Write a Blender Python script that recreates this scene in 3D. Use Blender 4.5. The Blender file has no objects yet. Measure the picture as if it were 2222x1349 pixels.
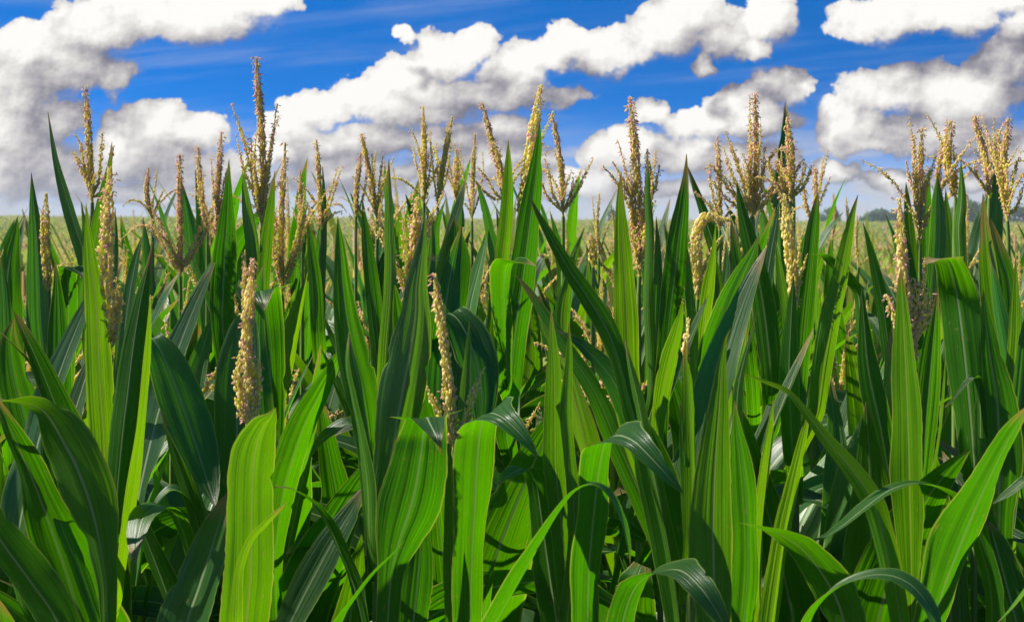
import bpy, math, random, re
import numpy as np
from mathutils import Vector
rnd = random.Random(7)
rng = np.random.default_rng(7)
scn = bpy.context.scene
COL = scn.collection
R = math.radians

# ------------------------------------------------------------------ camera, world, sun, exposure
F, CZ, HY = 3086.0, 2.15, 475.0            # focal length in photo pixels, eye height, eye level row
cd = bpy.data.cameras.new('camera'); cam = bpy.data.objects.new('camera', cd); COL.objects.link(cam)
cam.location = (0, 0, CZ); cam.rotation_euler = (R(90), 0, 0)
cd.sensor_width = 36; cd.lens = 50; cd.sensor_fit = 'HORIZONTAL'
cd.shift_y = -199.5 / 2222; cd.clip_start = 0.05; cd.clip_end = 5000
cd.dof.use_dof = True; cd.dof.focus_distance = 2.5; cd.dof.aperture_fstop = 13
scn.camera = cam
scn.view_settings.view_transform = 'Standard'; scn.view_settings.look = 'None'
scn.view_settings.gamma = 1; scn.view_settings.exposure = 0.64
SUN_EL, SUN_AZ = 45.0, -82.0               # azimuth measured from the view axis, negative = to the left
sd = bpy.data.lights.new('sun', 'SUN'); so = bpy.data.objects.new('sun', sd); COL.objects.link(so)
sd.energy = 5.0; sd.angle = R(0.5); sd.color = (1.0, 0.94, 0.84)
sdir = Vector((math.sin(R(SUN_AZ)) * math.cos(R(SUN_EL)), math.cos(R(SUN_AZ)) * math.cos(R(SUN_EL)), math.sin(R(SUN_EL))))
so.rotation_euler = sdir.to_track_quat('Z', 'Y').to_euler(); so.location = (0, 0, 30)
scn.cycles.max_bounces = 8; scn.cycles.transmission_bounces = 6; scn.cycles.diffuse_bounces = 3
scn.cycles.glossy_bounces = 2; scn.cycles.transparent_max_bounces = 8
scn.cycles.use_adaptive_sampling = True; scn.cycles.adaptive_threshold = 0.015
scn.cycles.sample_clamp_indirect = 8


class G:
    """small helper for node trees"""
    def __init__(s, nt): s.nt = nt; s.n = nt.nodes; s.l = nt.links
    def new(s, t, **k):
        o = s.n.new(t)
        for a, b in k.items(): setattr(o, a, b)
        return o
    def put(s, sock, v):
        if v is None: return
        if isinstance(v, bpy.types.NodeSocket): s.l.new(v, sock)
        else: sock.default_value = v
    def m(s, op, a, b=None, c=None, clamp=False):
        o = s.new('ShaderNodeMath', operation=op, use_clamp=clamp)
        for i, v in enumerate((a, b, c)): s.put(o.inputs[i], v)
        return o.outputs[0]
    def v(s, op, a, b=None, c=None):
        o = s.new('ShaderNodeVectorMath', operation=op)
        for i, x in enumerate((a, b, c)): s.put(o.inputs[i], x)
        return o.outputs['Value'] if op in ('DOT_PRODUCT', 'LENGTH') else o.outputs[0]
    def xyz(s, a):
        o = s.new('ShaderNodeSeparateXYZ'); s.put(o.inputs[0], a); return o.outputs
    def comb(s, x=0.0, y=0.0, z=0.0):
        o = s.new('ShaderNodeCombineXYZ')
        for i, q in enumerate((x, y, z)): s.put(o.inputs[i], q)
        return o.outputs[0]
    def noise(s, vec, scale=1.0, detail=4.0, rough=0.5, color=False):
        o = s.new('ShaderNodeTexNoise'); s.put(o.inputs['Vector'], vec)
        o.inputs['Scale'].default_value = scale; o.inputs['Detail'].default_value = detail; o.inputs['Roughness'].default_value = rough
        return o.outputs['Color' if color else 'Fac']
    def step(s, x, lo, hi):
        o = s.new('ShaderNodeMapRange', interpolation_type='SMOOTHSTEP'); s.put(o.inputs[0], x)
        s.put(o.inputs[1], lo); s.put(o.inputs[2], hi); return o.outputs[0]
    def mix(s, f, a, b, blend='MIX'):
        o = s.new('ShaderNodeMix', data_type='RGBA', blend_type=blend)
        s.put(o.inputs[0], f); s.put(o.inputs[6], a); s.put(o.inputs[7], b); return o.outputs[2]
    def ramp(s, x, stops):
        o = s.new('ShaderNodeValToRGB'); s.put(o.inputs[0], x); e = o.color_ramp.elements
        while len(e) < len(stops): e.new(0.5)
        for k, (p, c) in zip(e, stops): k.position = p; k.color = (*c, 1)
        return o.outputs[0]


def build_world():
    w = bpy.data.worlds.new('World'); scn.world = w; w.use_nodes = True
    g = G(w.node_tree); g.n.clear()
    out = g.new('ShaderNodeOutputWorld'); bg = g.new('ShaderNodeBackground'); bg.inputs[1].default_value = 0.06
    g.l.new(bg.outputs[0], out.inputs[0])
    d = g.new('ShaderNodeTexCoord').outputs['Generated']
    x, y, z = g.xyz(d)
    yy = g.m('MAXIMUM', y, 0.05)
    u = g.m('DIVIDE', x, yy); v = g.m('DIVIDE', z, yy)
    p = g.comb(u, v, 0.0)
    # clear sky: the deep blue of a higher part of the sky reaches far down
    sky = g.new('ShaderNodeTexSky', sky_type='NISHITA'); sky.sun_disc = False
    sky.sun_elevation = R(SUN_EL); sky.sun_rotation = R(SUN_AZ); sky.air_density = 1.0; sky.dust_density = 0.3; sky.ozone_density = 2.5
    g.l.new(g.v('NORMALIZE', g.comb(x, y, g.m('MULTIPLY_ADD', g.m('MAXIMUM', z, 0.0), 7.0, 0.02))), sky.inputs[0])
    hs = g.new('ShaderNodeHueSaturation'); g.l.new(sky.outputs[0], hs.inputs['Color'])
    hs.inputs['Hue'].default_value = 0.492; hs.inputs['Saturation'].default_value = 1.5; hs.inputs['Value'].default_value = 1.28
    dim = g.m('SUBTRACT', 1.35, g.m('MULTIPLY', g.step(z, 0.16, 0.5), 0.75))
    base = g.v('MULTIPLY', g.v('MULTIPLY', hs.outputs[0], (1.0, .90, 1.22)), g.comb(dim, dim, dim))
    # warped cloud plane
    B = [(380,38,230,66),(200,62,120,66),(75,112,110,62),(540,8,120,40),(150,150,150,66),(60,190,92,80),(245,165,55,48),
         (40,300,95,110),(130,262,62,62),(320,270,100,58),(420,288,78,54),(310,345,190,72),(90,370,190,80),(420,375,150,62),
         (690,238,95,46),(625,272,62,40),(800,205,90,50),(870,170,80,56),(960,130,90,60),(1030,100,56,46),(1110,155,90,52),(1180,120,70,44),
         (1235,92,62,40),(1330,112,110,54),(1440,66,90,62),(1510,30,80,66),(1560,80,70,58),(1010,205,260,40),(900,240,170,34),(720,310,160,48),(760,372,160,56),
         (1665,40,66,62),(1640,110,48,36),(1528,150,24,34),(1690,188,72,48),(1742,192,34,20),(1600,232,80,46),(1510,268,95,30),(1650,262,90,40),
         (1905,48,112,54),(2050,30,160,54),(2170,4,120,40),(1845,275,82,62),(1935,195,105,58),(2010,290,210,52),(2100,215,150,84),(2185,130,74,74),(2210,55,60,40),
         (1095,280,74,52),(1000,300,62,44),(930,305,54,46),(1080,350,130,62),(1380,330,130,52),(1500,335,160,52),(1405,245,44,32),(1600,345,140,52),
         (876,78,26,17),(1880,316,96,26),(2020,318,190,26),(800,300,130,40),(1250,400,150,40),(600,330,60,40),(1830,368,62,26),(1950,395,90,30),(2200,350,90,50),(2110,400,90,30),(1560,412,170,26),(330,425,200,30),(1000,410,120,24)]
    def density(pp, detail):
        """cloud thickness at a direction: lobes warped by turbulence plus billows"""
        wn = g.v('SUBTRACT', g.noise(pp, 38.0, detail, 0.62, True), (0.5, 0.5, 0.5))
        pw = g.v('MULTIPLY_ADD', wn, (0.030, 0.026, 0.0), pp); mn = None
        for cx, cy, rx, ry in B:
            ix, iy = F / rx, F / ry
            q = g.v('MULTIPLY_ADD', pw, (ix, iy, 0.0), (-(cx - 1111) / F * ix, -(HY - cy) / F * iy, 0.0))
            dd = g.v('DOT_PRODUCT', q, q)
            mn = dd if mn is None else g.m('SMOOTH_MIN', mn, dd, 0.35)
        M = g.m('SUBTRACT', 1.15, g.m('MINIMUM', mn, 2.8))
        n = g.noise(pp, 30.0, detail + 3, 0.60)
        return g.m('ADD', M, g.m('MULTIPLY', g.m('SUBTRACT', n, 0.48), 1.9)), M, n
    D, M0, n0 = density(p, 6.0)
    n9 = g.noise(g.v('ADD', p, (-0.0030, 0.0042, 0.0)), 30.0, 9.0, 0.60)
    _, M2, _ = density(g.v('ADD', p, (-0.0070, 0.0115, 0.0)), 2.0)
    _, M3, _ = density(g.v('ADD', p, (-0.0120, 0.0300, 0.0)), 1.0)
    M0 = g.m('MAXIMUM', M0, -0.4)
    fall = g.m('SUBTRACT', M0, g.m('MAXIMUM', M2, -0.5)); fall3 = g.m('SUBTRACT', M0, g.m('MAXIMUM', M3, -0.5))   # lit shoulders > 0, shaded bases < 0
    rel = g.m('MULTIPLY', g.m('SUBTRACT', n0, n9), 1.9)
    f0 = g.noise(p, 95.0, 5.0, 0.62); f9 = g.noise(g.v('ADD', p, (-0.0013, 0.0018, 0.0)), 95.0, 4.0, 0.62)
    D = g.m('ADD', D, g.m('MULTIPLY', g.m('SUBTRACT', f0, 0.5), 0.6))
    rel = g.m('ADD', rel, g.m('MULTIPLY', g.m('SUBTRACT', f0, f9), 0.8))
    low_side = g.step(g.m('ADD', g.m('MULTIPLY', rel, 0.6), fall), 0.25, -0.75)
    soft = g.m('MULTIPLY_ADD', low_side, 0.9, 0.17)
    alpha = g.step(D, -0.02, soft)
    m1 = g.noise(p, 13.0, 4.0, 0.5); m2 = g.noise(g.v('ADD', p, (-0.010, 0.014, 0.0)), 13.0, 4.0, 0.5)
    t = g.m('ADD', g.m('MULTIPLY_ADD', fall, 0.26, g.m('MULTIPLY_ADD', fall3, 0.34, 0.40)), g.m('ADD', g.m('MULTIPLY', rel, 0.52), g.m('MULTIPLY', g.m('SUBTRACT', m1, m2), 0.95)))
    cc = g.ramp(t, [(0.08, (.20, .195, .25)), (0.28, (.33, .32, .36)), (0.48, (.54, .515, .525)), (0.72, (.79, .765, .73)), (0.97, (1.02, 1.0, .96))])
    # thin streaks and the pale layered clouds that pack together near the horizon
    st = g.noise(g.comb(g.m('MULTIPLY_ADD', v, 3.0, g.m('MULTIPLY', u, 3.2)), g.m('MULTIPLY_ADD', u, -4.0, g.m('MULTIPLY', v, 40.0)), 0.0), 1.25, 7.0, 0.6)
    cir = g.m('MULTIPLY', g.step(st, 0.45, 0.80), 0.30)
    low = g.noise(g.comb(g.m('MULTIPLY', u, 9.0), g.m('MULTIPLY', v, 46.0), 3.0), 1.0, 6.0, 0.55)
    lowa = g.m('MULTIPLY', g.step(low, 0.44, 0.56), g.m('SUBTRACT', 1.0, g.step(v, 0.022, 0.085)))
    hz = g.m('MULTIPLY', g.m('SUBTRACT', 1.0, g.step(v, -0.005, 0.085)), 0.66)
    S = 10.7
    col = g.mix(cir, base, (.50 * S, .56 * S, .72 * S, 1))
    col = g.mix(hz, col, (.52 * S, .61 * S, .74 * S, 1))
    col = g.mix(g.m('MULTIPLY', lowa, 0.8), col, (.62 * S, .60 * S, .61 * S, 1))
    ahead = g.step(y, 0.25, 0.5)
    big = g.v('SCALE', cc); big.node.inputs['Scale'].default_value = S
    col = g.mix(g.m('MULTIPLY', alpha, ahead), col, big)
    hz2 = g.m('MULTIPLY', g.m('SUBTRACT', 1.0, g.step(v, 0.0, 0.045)), 0.35)
    col = g.mix(hz2, col, (.66 * S, .67 * S, .71 * S, 1))
    g.l.new(col, bg.inputs[0])
build_world()


# ------------------------------------------------------------------ materials
def mat(name):
    m = bpy.data.materials.new(name); m.use_nodes = True; g = G(m.node_tree); g.n.clear()
    out = g.new('ShaderNodeOutputMaterial'); return m, g, out

def leaf_material(name, up, down, trans, tmix):
    m, g, out = mat(name)
    uv = g.new('ShaderNodeUVMap').outputs[0]
    ux, uy, _ = g.xyz(uv)
    oi = g.new('ShaderNodeObjectInfo'); r = oi.outputs['Random']
    r50 = g.m('MULTIPLY', r, 57.0)
    fine = g.noise(g.comb(g.m('MULTIPLY', ux, 46.0), g.m('MULTIPLY', uy, 0.9), r50), 1.0, 2.0, 0.6)
    pleat = g.noise(g.comb(g.m('MULTIPLY', ux, 10.0), g.m('MULTIPLY', uy, 0.7), r50), 1.0, 2.0, 0.5)
    blot = g.noise(g.comb(g.m('MULTIPLY', ux, 3.0), g.m('MULTIPLY', uy, 7.0), r50), 1.0, 5.0, 0.6)
    e = g.m('ABSOLUTE', g.m('SUBTRACT', ux, 0.5))
    mid = g.m('SUBTRACT', 1.0, g.step(e, 0.014, 0.034))
    rim = g.step(e, 0.462, 0.488)
    geo = g.new('ShaderNodeNewGeometry'); back = geo.outputs['Backfacing']
    c = g.mix(back, (*up, 1), (*down, 1))
    val = g.m('ADD', g.m('MULTIPLY_ADD', g.m('SUBTRACT', fine, 0.5), 0.6, 1.0), g.m('ADD', g.m('MULTIPLY', g.m('SUBTRACT', blot, 0.5), 0.55), g.m('MULTIPLY', g.m('SUBTRACT', r, 0.5), 0.4)))
    vv = g.comb(val, val, val)
    def dress(c, midc, rimc, tipc):
        c = g.v('MULTIPLY', c, vv)
        c = g.mix(g.m('MULTIPLY', mid, 0.9), c, midc)
        c = g.mix(g.m('MULTIPLY', rim, 0.6), c, rimc)
        rr = g.m('FRACT', g.m('MULTIPLY', r, 7.3))
        tip = g.step(g.m('ADD', uy, g.m('MULTIPLY', g.m('ADD', blot, e), 0.10)), g.m('MULTIPLY_ADD', rr, 0.10, 0.955), g.m('MULTIPLY_ADD', rr, 0.12, 1.03))
        c = g.mix(g.m('MULTIPLY', tip, 0.8), c, tipc)
        scar = g.m('MULTIPLY', g.step(g.noise(g.comb(g.m('MULTIPLY', ux, 22.0), g.m('MULTIPLY', uy, 34.0), r50), 1.0, 3.0, 0.6), 0.655, 0.70), 0.65)
        return g.mix(scar, c, tipc)
    c1 = dress(c, (.32, .40, .20, 1), (.30, .44, .08, 1), (.40, .27, .10, 1))
    tv = g.mix(g.step(r, 0.2, 1.0), (*trans, 1), (trans[0] * 1.35, trans[1] * 1.06, trans[2], 1))
    c2 = dress(tv, (trans[0] * 1.6, trans[1] * .85, trans[2] + .02, 1), (.70, .72, .08, 1), (.5, .3, .06, 1))
    bp = g.new('ShaderNodeBump'); bp.inputs['Strength'].default_value = 0.7; bp.inputs['Distance'].default_value = 0.0045
    g.l.new(g.m('ADD', g.m('MULTIPLY', pleat, 1.0), g.m('MULTIPLY', fine, 0.20)), bp.inputs['Height'])
    pr = g.new('ShaderNodeBsdfPrincipled'); g.l.new(c1, pr.inputs['Base Color']); g.l.new(bp.outputs[0], pr.inputs['Normal'])
    g.l.new(g.m('MULTIPLY_ADD', back, 0.14, g.m('MULTIPLY_ADD', blot, 0.2, 0.27)), pr.inputs['Roughness'])
    g.l.new(g.m('MULTIPLY_ADD', back, -0.45, 0.75), pr.inputs['Specular IOR Level'])
    tr = g.new('ShaderNodeBsdfTranslucent'); g.l.new(c2, tr.inputs[0]); g.l.new(bp.outputs[0], tr.inputs['Normal'])
    mx = g.new('ShaderNodeMixShader'); mx.inputs[0].default_value = tmix
    g.l.new(pr.outputs[0], mx.inputs[1]); g.l.new(tr.outputs[0], mx.inputs[2]); g.l.new(mx.outputs[0], out.inputs[0])
    return m
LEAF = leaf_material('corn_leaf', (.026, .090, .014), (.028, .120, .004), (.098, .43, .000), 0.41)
PALE = leaf_material('pale_sunlit_leaf', (.055, .16, .028), (.080, .25, .015), (.185, .50, .000), 0.40)  # lighter leaf copy that paints sunlight onto brightly lit blades; random tone elsewhere

def plain(name, col, rough=0.6, trans=None, tmix=0.3, vary=0.35, scale=60.0):
    m, g, out = mat(name)
    oc = g.new('ShaderNodeTexCoord').outputs['Object']
    n = g.noise(oc, scale, 3.0, 0.6)
    k = g.m('MULTIPLY_ADD', g.m('SUBTRACT', n, 0.5), vary * 2.4, 1.0)
    c = g.v('MULTIPLY', (*col,), g.comb(k, k, k))
    pr = g.new('ShaderNodeBsdfPrincipled'); g.l.new(c, pr.inputs['Base Color']); pr.inputs['Roughness'].default_value = rough
    pr.inputs['Specular IOR Level'].default_value = 0.25
    if trans:
        tr = g.new('ShaderNodeBsdfTranslucent'); tr.inputs[0].default_value = (*trans, 1)
        mx = g.new('ShaderNodeMixShader'); mx.inputs[0].default_value = tmix
        g.l.new(pr.outputs[0], mx.inputs[1]); g.l.new(tr.outputs[0], mx.inputs[2]); g.l.new(mx.outputs[0], out.inputs[0])
    else: g.l.new(pr.outputs[0], out.inputs[0])
    return m
STALK = plain('corn_stalk', (.16, .26, .06), .5, vary=.3, scale=25)
HUSK = plain('tassel_husk', (.84, .76, .18), .6, (1, .94, .20), .5, .25, 90)
STRAW = plain('tassel_straw', (.97, .82, .33), .6, (1, .90, .36), .5, .2, 90)
ANTHER = plain('tassel_anther', (.95, .60, .52), .6, (1, .70, .60), .45, .25, 90)
DARKP = plain('tassel_ripe_husk', (.80, .60, .34), .7, (.9, .68, .36), .4, .3, 90)
CREAM = plain('tassel_cream_grain', (.98, .86, .40), .55, (1, .90, .36), .5, .15, 90)
TMATS = [HUSK, STRAW, ANTHER, DARKP, CREAM]


# ------------------------------------------------------------------ mesh helpers
def mesh_np(name, verts, faces, mats, fm=None, uvs=None, smooth=True):
    """faces: (n,3) or (n,4) array; uvs per vertex"""
    verts = np.asarray(verts, np.float32); faces = np.asarray(faces, np.int32); k = faces.shape[1]
    me = bpy.data.meshes.new(name)
    me.vertices.add(len(verts)); me.vertices.foreach_set('co', verts.ravel())
    me.loops.add(faces.size); me.loops.foreach_set('vertex_index', faces.ravel())
    me.polygons.add(len(faces)); me.polygons.foreach_set('loop_start', np.arange(0, faces.size, k, dtype=np.int32))
    me.polygons.foreach_set('loop_total', np.full(len(faces), k, np.int32))
    for m in mats: me.materials.append(m)
    if fm is not None: me.polygons.foreach_set('material_index', np.asarray(fm, np.int32))
    me.polygons.foreach_set('use_smooth', np.full(len(faces), smooth, bool))
    if uvs is not None:
        l = me.uv_layers.new(name='UVMap'); l.data.foreach_set('uv', np.asarray(uvs, np.float32)[faces.ravel()].ravel())
    me.update(calc_edges=True); me.validate(); return me

def link(name, me, parent=None, loc=(0, 0, 0), rz=0.0, rx=0.0):
    o = bpy.data.objects.new(name, me); COL.objects.link(o)
    o.location = loc; o.rotation_euler = (rx, 0, rz)
    if parent is not None: o.parent = parent
    return o

def tag(o, label=None, cat=None, group=None, kind=None):
    for k, v in (('label', label), ('category', cat), ('group', group), ('kind', kind)):
        if v: o[k] = v
    return o

def thing(name, label, cat, loc, group=None):
    return tag(link(name, None, None, loc), label, cat, group)

def at(px, py, d):
    return np.array(((px - 1111) / F * d, d, CZ - (py - HY) / F * d))

def catmull(P, n):
    P = np.asarray(P, float); Q = np.vstack([2 * P[0] - P[1], P, 2 * P[-1] - P[-2]])
    seg = np.linalg.norm(np.diff(P[:, :3], axis=0), axis=1) ** 0.5 + 1e-6
    cum = np.concatenate([[0], np.cumsum(seg)]); cum /= cum[-1]
    out = []
    for t in np.linspace(0, 1, n):
        i = min(int(np.searchsorted(cum, t, 'right')) - 1, len(P) - 2); f = (t - cum[i]) / (cum[i + 1] - cum[i])
        a, b, c, d = Q[i], Q[i + 1], Q[i + 2], Q[i + 3]
        out.append(.5 * (2 * b + (c - a) * f + (2 * a - 5 * b + 4 * c - d) * f * f + (3 * b - a - 3 * c + d) * f ** 3))
    return np.array(out)

NU = 17
def leaf_mesh(C, hw, az, fold=0.28, rip=0.1, twist=0.0, seed=0, m=None, visible=None, nu=NU):
    """C centre line (n,3) from base to tip, hw half widths, az heading in degrees (-90 = towards the camera)"""
    r = np.random.default_rng(seed); n = len(C)
    T = np.gradient(C, axis=0); T /= np.linalg.norm(T, axis=1)[:, None] + 1e-9
    L = np.concatenate([[0], np.cumsum(np.linalg.norm(np.diff(C, axis=0), axis=1))]); t = L / L[-1]
    a = np.radians(np.asarray(az)) * np.ones(n)
    W = np.stack([np.sin(a), -np.cos(a), 0 * a], 1)
    W = W - (W * T).sum(1)[:, None] * T; W /= np.linalg.norm(W, axis=1)[:, None] + 1e-9
    N = np.cross(W, T)
    tw = np.radians(twist) * t
    W, N = W * np.cos(tw)[:, None] + N * np.sin(tw)[:, None], N * np.cos(tw)[:, None] - W * np.sin(tw)[:, None]
    if visible is not None:                       # hw is what the eye sees: widen where the blade turns away
        V = C + visible - np.array((0, 0, CZ)); V /= np.linalg.norm(V, axis=1)[:, None]
        S = np.cross(T, V); S /= np.linalg.norm(S, axis=1)[:, None] + 1e-9
        hw = hw / np.clip(np.abs((W * S).sum(1)), 0.5, 1.0)
    us = np.linspace(-1, 1, nu)
    ph, ph2 = r.uniform(0, 6.28, 2); fr = r.uniform(26, 44)
    k1, k2 = r.uniform(4, 7), r.uniform(9, 14); p1, p2 = r.uniform(0, 6.28, 2); q1 = r.uniform(-1, 1)
    env = np.sin(np.pi * np.clip(t, 0, 1)) ** .6
    eL, eR = np.ones(n), np.ones(n)                # nicks in the margins
    for e_ in (eL, eR):
        e_ += r.normal(0, .012, n)
        for _ in range(r.integers(0, 3)):
            e_ -= r.uniform(.06, .28) * np.exp(-((t - r.uniform(.25, .97)) / r.uniform(.006, .02)) ** 2)
    verts = []
    for u in us:
        off = fold * abs(u) ** 1.35 * (1 - .45 * t)
        pl = np.sin(u * k1 + p1 + 1.2 * t * q1) * .6 + np.sin(u * k2 + p2 - 1.5 * t * q1) * .4
        off = off + .034 * pl * (1 - u ** 4) * np.clip(t * 4, 0, 1)
        wave = rip * u * u * env * (np.sin(L * fr + (ph if u > 0 else ph2)) + .6 * np.sin(L * fr * .43 + ph2 * (1 if u > 0 else 2)))
        sx = u * np.sqrt(max(0.0, 1 - (fold * abs(u)) ** 2 * .5))
        ed = 1 + ((eR if u > 0 else eL) - 1) * abs(u) ** 6
        verts.append(C + W * (sx * hw * ed)[:, None] + N * (hw * (off + wave))[:, None])
    verts = np.stack(verts, 1).reshape(-1, 3)
    uvs = np.stack(np.broadcast_arrays((us[None, :] + 1) / 2, t[:, None]), 2).reshape(-1, 2)
    i = np.arange(n - 1)[:, None] * nu + np.arange(nu - 1)[None, :]
    q = np.stack([i, i + nu, i + nu + 1, i + 1], 2).reshape(-1, 4)     # front face = upper side
    # make sure the polygon normal is the upper side N
    k = q[len(q) // 2]; nn = np.cross(verts[k[1]] - verts[k[0]], verts[k[2]] - verts[k[0]])
    if nn @ N[n // 2] < 0: q = q[:, ::-1]
    return mesh_np('leaf', verts, q, [m or LEAF], uvs=uvs)

def tube_mesh(name, pts, rad, ns, m):
    P = np.asarray(pts, float); n = len(P); T = np.gradient(P, axis=0); T /= np.linalg.norm(T, axis=1)[:, None] + 1e-9
    ref = np.array((.3, 1, .1)); A = np.cross(T, ref); A /= np.linalg.norm(A, axis=1)[:, None]; Bn = np.cross(T, A)
    th = np.linspace(0, 2 * np.pi, ns, endpoint=False)
    V = (P[:, None] + np.asarray(rad)[:, None, None] * (A[:, None] * np.cos(th)[None, :, None] + Bn[:, None] * np.sin(th)[None, :, None])).reshape(-1, 3)
    i = np.arange(n - 1)[:, None] * ns; j = np.arange(ns)[None]; jn = (j + 1) % ns
    q = np.stack([i + j, i + jn, i + ns + jn, i + ns + j], 2).reshape(-1, 4)
    return mesh_np(name, V, q, [m])

# spikelet (pointed grain) and anther (tiny dangling rod) templates, axis = +x
def lozenge(rings, ns):
    V = [(0, 0, 0)]; Fc = []
    for x, rr in rings: V += [(x, rr * math.cos(2 * math.pi * k / ns), rr * math.sin(2 * math.pi * k / ns)) for k in range(ns)]
    V.append((1, 0, 0)); e = len(V) - 1
    for k in range(ns): Fc.append((0, 1 + (k + 1) % ns, 1 + k))
    for a in range(len(rings) - 1):
        b = 1 + a * ns
        for k in range(ns):
            k2 = (k + 1) % ns; Fc += [(b + k, b + k2, b + ns + k2), (b + k, b + ns + k2, b + ns + k)]
    b = 1 + (len(rings) - 1) * ns
    for k in range(ns): Fc.append((b + k, b + (k + 1) % ns, e))
    return np.array(V, float), np.array(Fc)
SPK = lozenge([(.25, .17), (.62, .19)], 4)
ANT = lozenge([(.15, .13), (.85, .12)], 3)

class Acc:
    def __init__(s): s.V = []; s.Fc = []; s.M = []; s.o = 0
    def add(s, tpl, org, X, size, wid, mi):
        """copies of a template at origins org with axis X"""
        V, Fc = tpl; k = len(org)
        if not k: return
        X = X / (np.linalg.norm(X, axis=1)[:, None] + 1e-9)
        A = np.cross(X, rng.normal(size=(k, 3))); A /= np.linalg.norm(A, axis=1)[:, None] + 1e-9; Bn = np.cross(X, A)
        P = org[:, None] + X[:, None] * (V[None, :, :1] * size[:, None, None]) + (A[:, None] * V[None, :, 1:2] + Bn[:, None] * V[None, :, 2:3]) * (size * wid)[:, None, None]
        s.V.append(P.reshape(-1, 3)); s.Fc.append((Fc[None] + (np.arange(k) * len(V))[:, None, None]).reshape(-1, 3) + s.o)
        s.M.append(np.repeat(mi, len(Fc))); s.o += k * len(V)
    def tube(s, P, rad, ns, mi):
        P = np.asarray(P, float); n = len(P); T = np.gradient(P, axis=0); T /= np.linalg.norm(T, axis=1)[:, None] + 1e-9
        A = np.cross(T, (.3, 1, .1)); A /= np.linalg.norm(A, axis=1)[:, None]; Bn = np.cross(T, A)
        th = np.linspace(0, 2 * np.pi, ns, endpoint=False)
        V = (P[:, None] + rad[:, None, None] * (A[:, None] * np.cos(th)[None, :, None] + Bn[:, None] * np.sin(th)[None, :, None])).reshape(-1, 3)
        i = np.arange(n - 1)[:, None] * ns; j = np.arange(ns)[None]; jn = (j + 1) % ns
        f = np.concatenate([np.stack([i + j, i + jn, i + ns + jn], 2).reshape(-1, 3), np.stack([i + j, i + ns + jn, i + ns + j], 2).reshape(-1, 3)])
        s.V.append(V); s.Fc.append(f + s.o); s.M.append(np.full(len(f), mi)); s.o += len(V)
    def mesh(s, name, mats=TMATS):
        return mesh_np(name, np.concatenate(s.V), np.concatenate(s.Fc), mats, np.concatenate(s.M))

def frame_on(C, t):
    n = len(C); x = np.clip(t, 0, 1) * (n - 1); i = np.minimum(x.astype(int), n - 2); f = (x - i)[:, None]
    P = C[i] * (1 - f) + C[i + 1] * f; T = C[i + 1] - C[i]; T /= np.linalg.norm(T, axis=1)[:, None] + 1e-9
    A = np.cross(T, (.2, .9, .15)); A /= np.linalg.norm(A, axis=1)[:, None] + 1e-9
    return P, T, A, np.cross(T, A)

def spike_mesh(name, C, rad, pitch, around, size, pink, ripe=0.0, t0=0.0, clump=None, green=.45, bead=1.0):
    """C curve base->tip; rad outer radius; pink = share of spikelets hung with anthers"""
    C = np.asarray(C, float); L = np.linalg.norm(np.diff(C, axis=0), axis=1).sum(); a = Acc()
    k = max(4, int(L * (1 - t0) / pitch * around))
    t = t0 + (1 - t0) * (np.arange(k) + rng.uniform(-.4, .4, k)) / k
    th = np.arange(k) * 2.39996 + rng.normal(0, .35, k)
    P, T, A, Bn = frame_on(C, t)
    O = A * np.cos(th)[:, None] + Bn * np.sin(th)[:, None]
    prof = np.clip(np.minimum(.45 + t * 3.0, 1.0) * np.clip((1.06 - t) * 3.2, .35, 1), 0, 1)
    sz = size * rng.uniform(.75, 1.2, k) * np.clip((1.1 - t) * 2.4, .55, 1)
    org = P + O * (np.maximum(rad * prof - sz * .22, .001))[:, None]
    X = T + O * rng.uniform(.05, .42, k)[:, None] + rng.normal(0, .10, (k, 3))
    z = rng.uniform(size=k)
    up = np.clip((t - .2) * 1.3, 0, 1)
    mi = np.where(z < green * (1.15 - up), 0, np.where(z < 1 - ripe - .28 * up * min(1, pink * 1.6), 1, np.where(rng.uniform(size=k) < ripe / (ripe + .28 * pink + .02), 3, 2)))
    if bead > 1: mi = np.where((mi == 1) | ((mi == 2) & (rng.uniform(size=k) < .5)), 4, mi)
    a.add(SPK, org, X, sz, bead * rng.uniform(.85, 1.2, k), mi)
    # anthers
    w = rng.uniform(size=k) < .95 * pink * np.clip(.35 + np.sin(t * 9 + rng.uniform(0, 6)) * .35 + .35, 0.1, 1)
    if clump: w |= (np.abs(t - clump[0]) < clump[1]) & (rng.uniform(size=k) < .95)
    for rep in range(2 if not clump else 3):
        kk = int(w.sum())
        if kk == 0: break
        X2 = O[w] * rng.uniform(.3, 1.1, (kk, 1)) + np.array((0, 0, -1)) * rng.uniform(.1, .9, (kk, 1)) + rng.normal(0, .4, (kk, 3))
        rr = rng.uniform(.6, 1.0, (kk, 1))
        if clump: rr = rr + (np.abs(t[w] - clump[0]) < clump[1])[:, None] * rng.uniform(0, 1.0, (kk, 1))
        a.add(ANT, P[w] + T[w] * rng.uniform(0, .006, (kk, 1)) + O[w] * (rad * rr), X2, rng.uniform(.004, .0075, kk) * size / .009, rng.uniform(.8, 1.3, kk), np.where(rng.uniform(size=kk) < .62, 2, 1))
    s = np.linspace(0, 1, len(C)); a.tube(C, np.maximum(.0032 * (1 - .75 * s), .0007) * min(1, .4 + rad / .012), 5, 0)
    return a.mesh(name)

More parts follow.
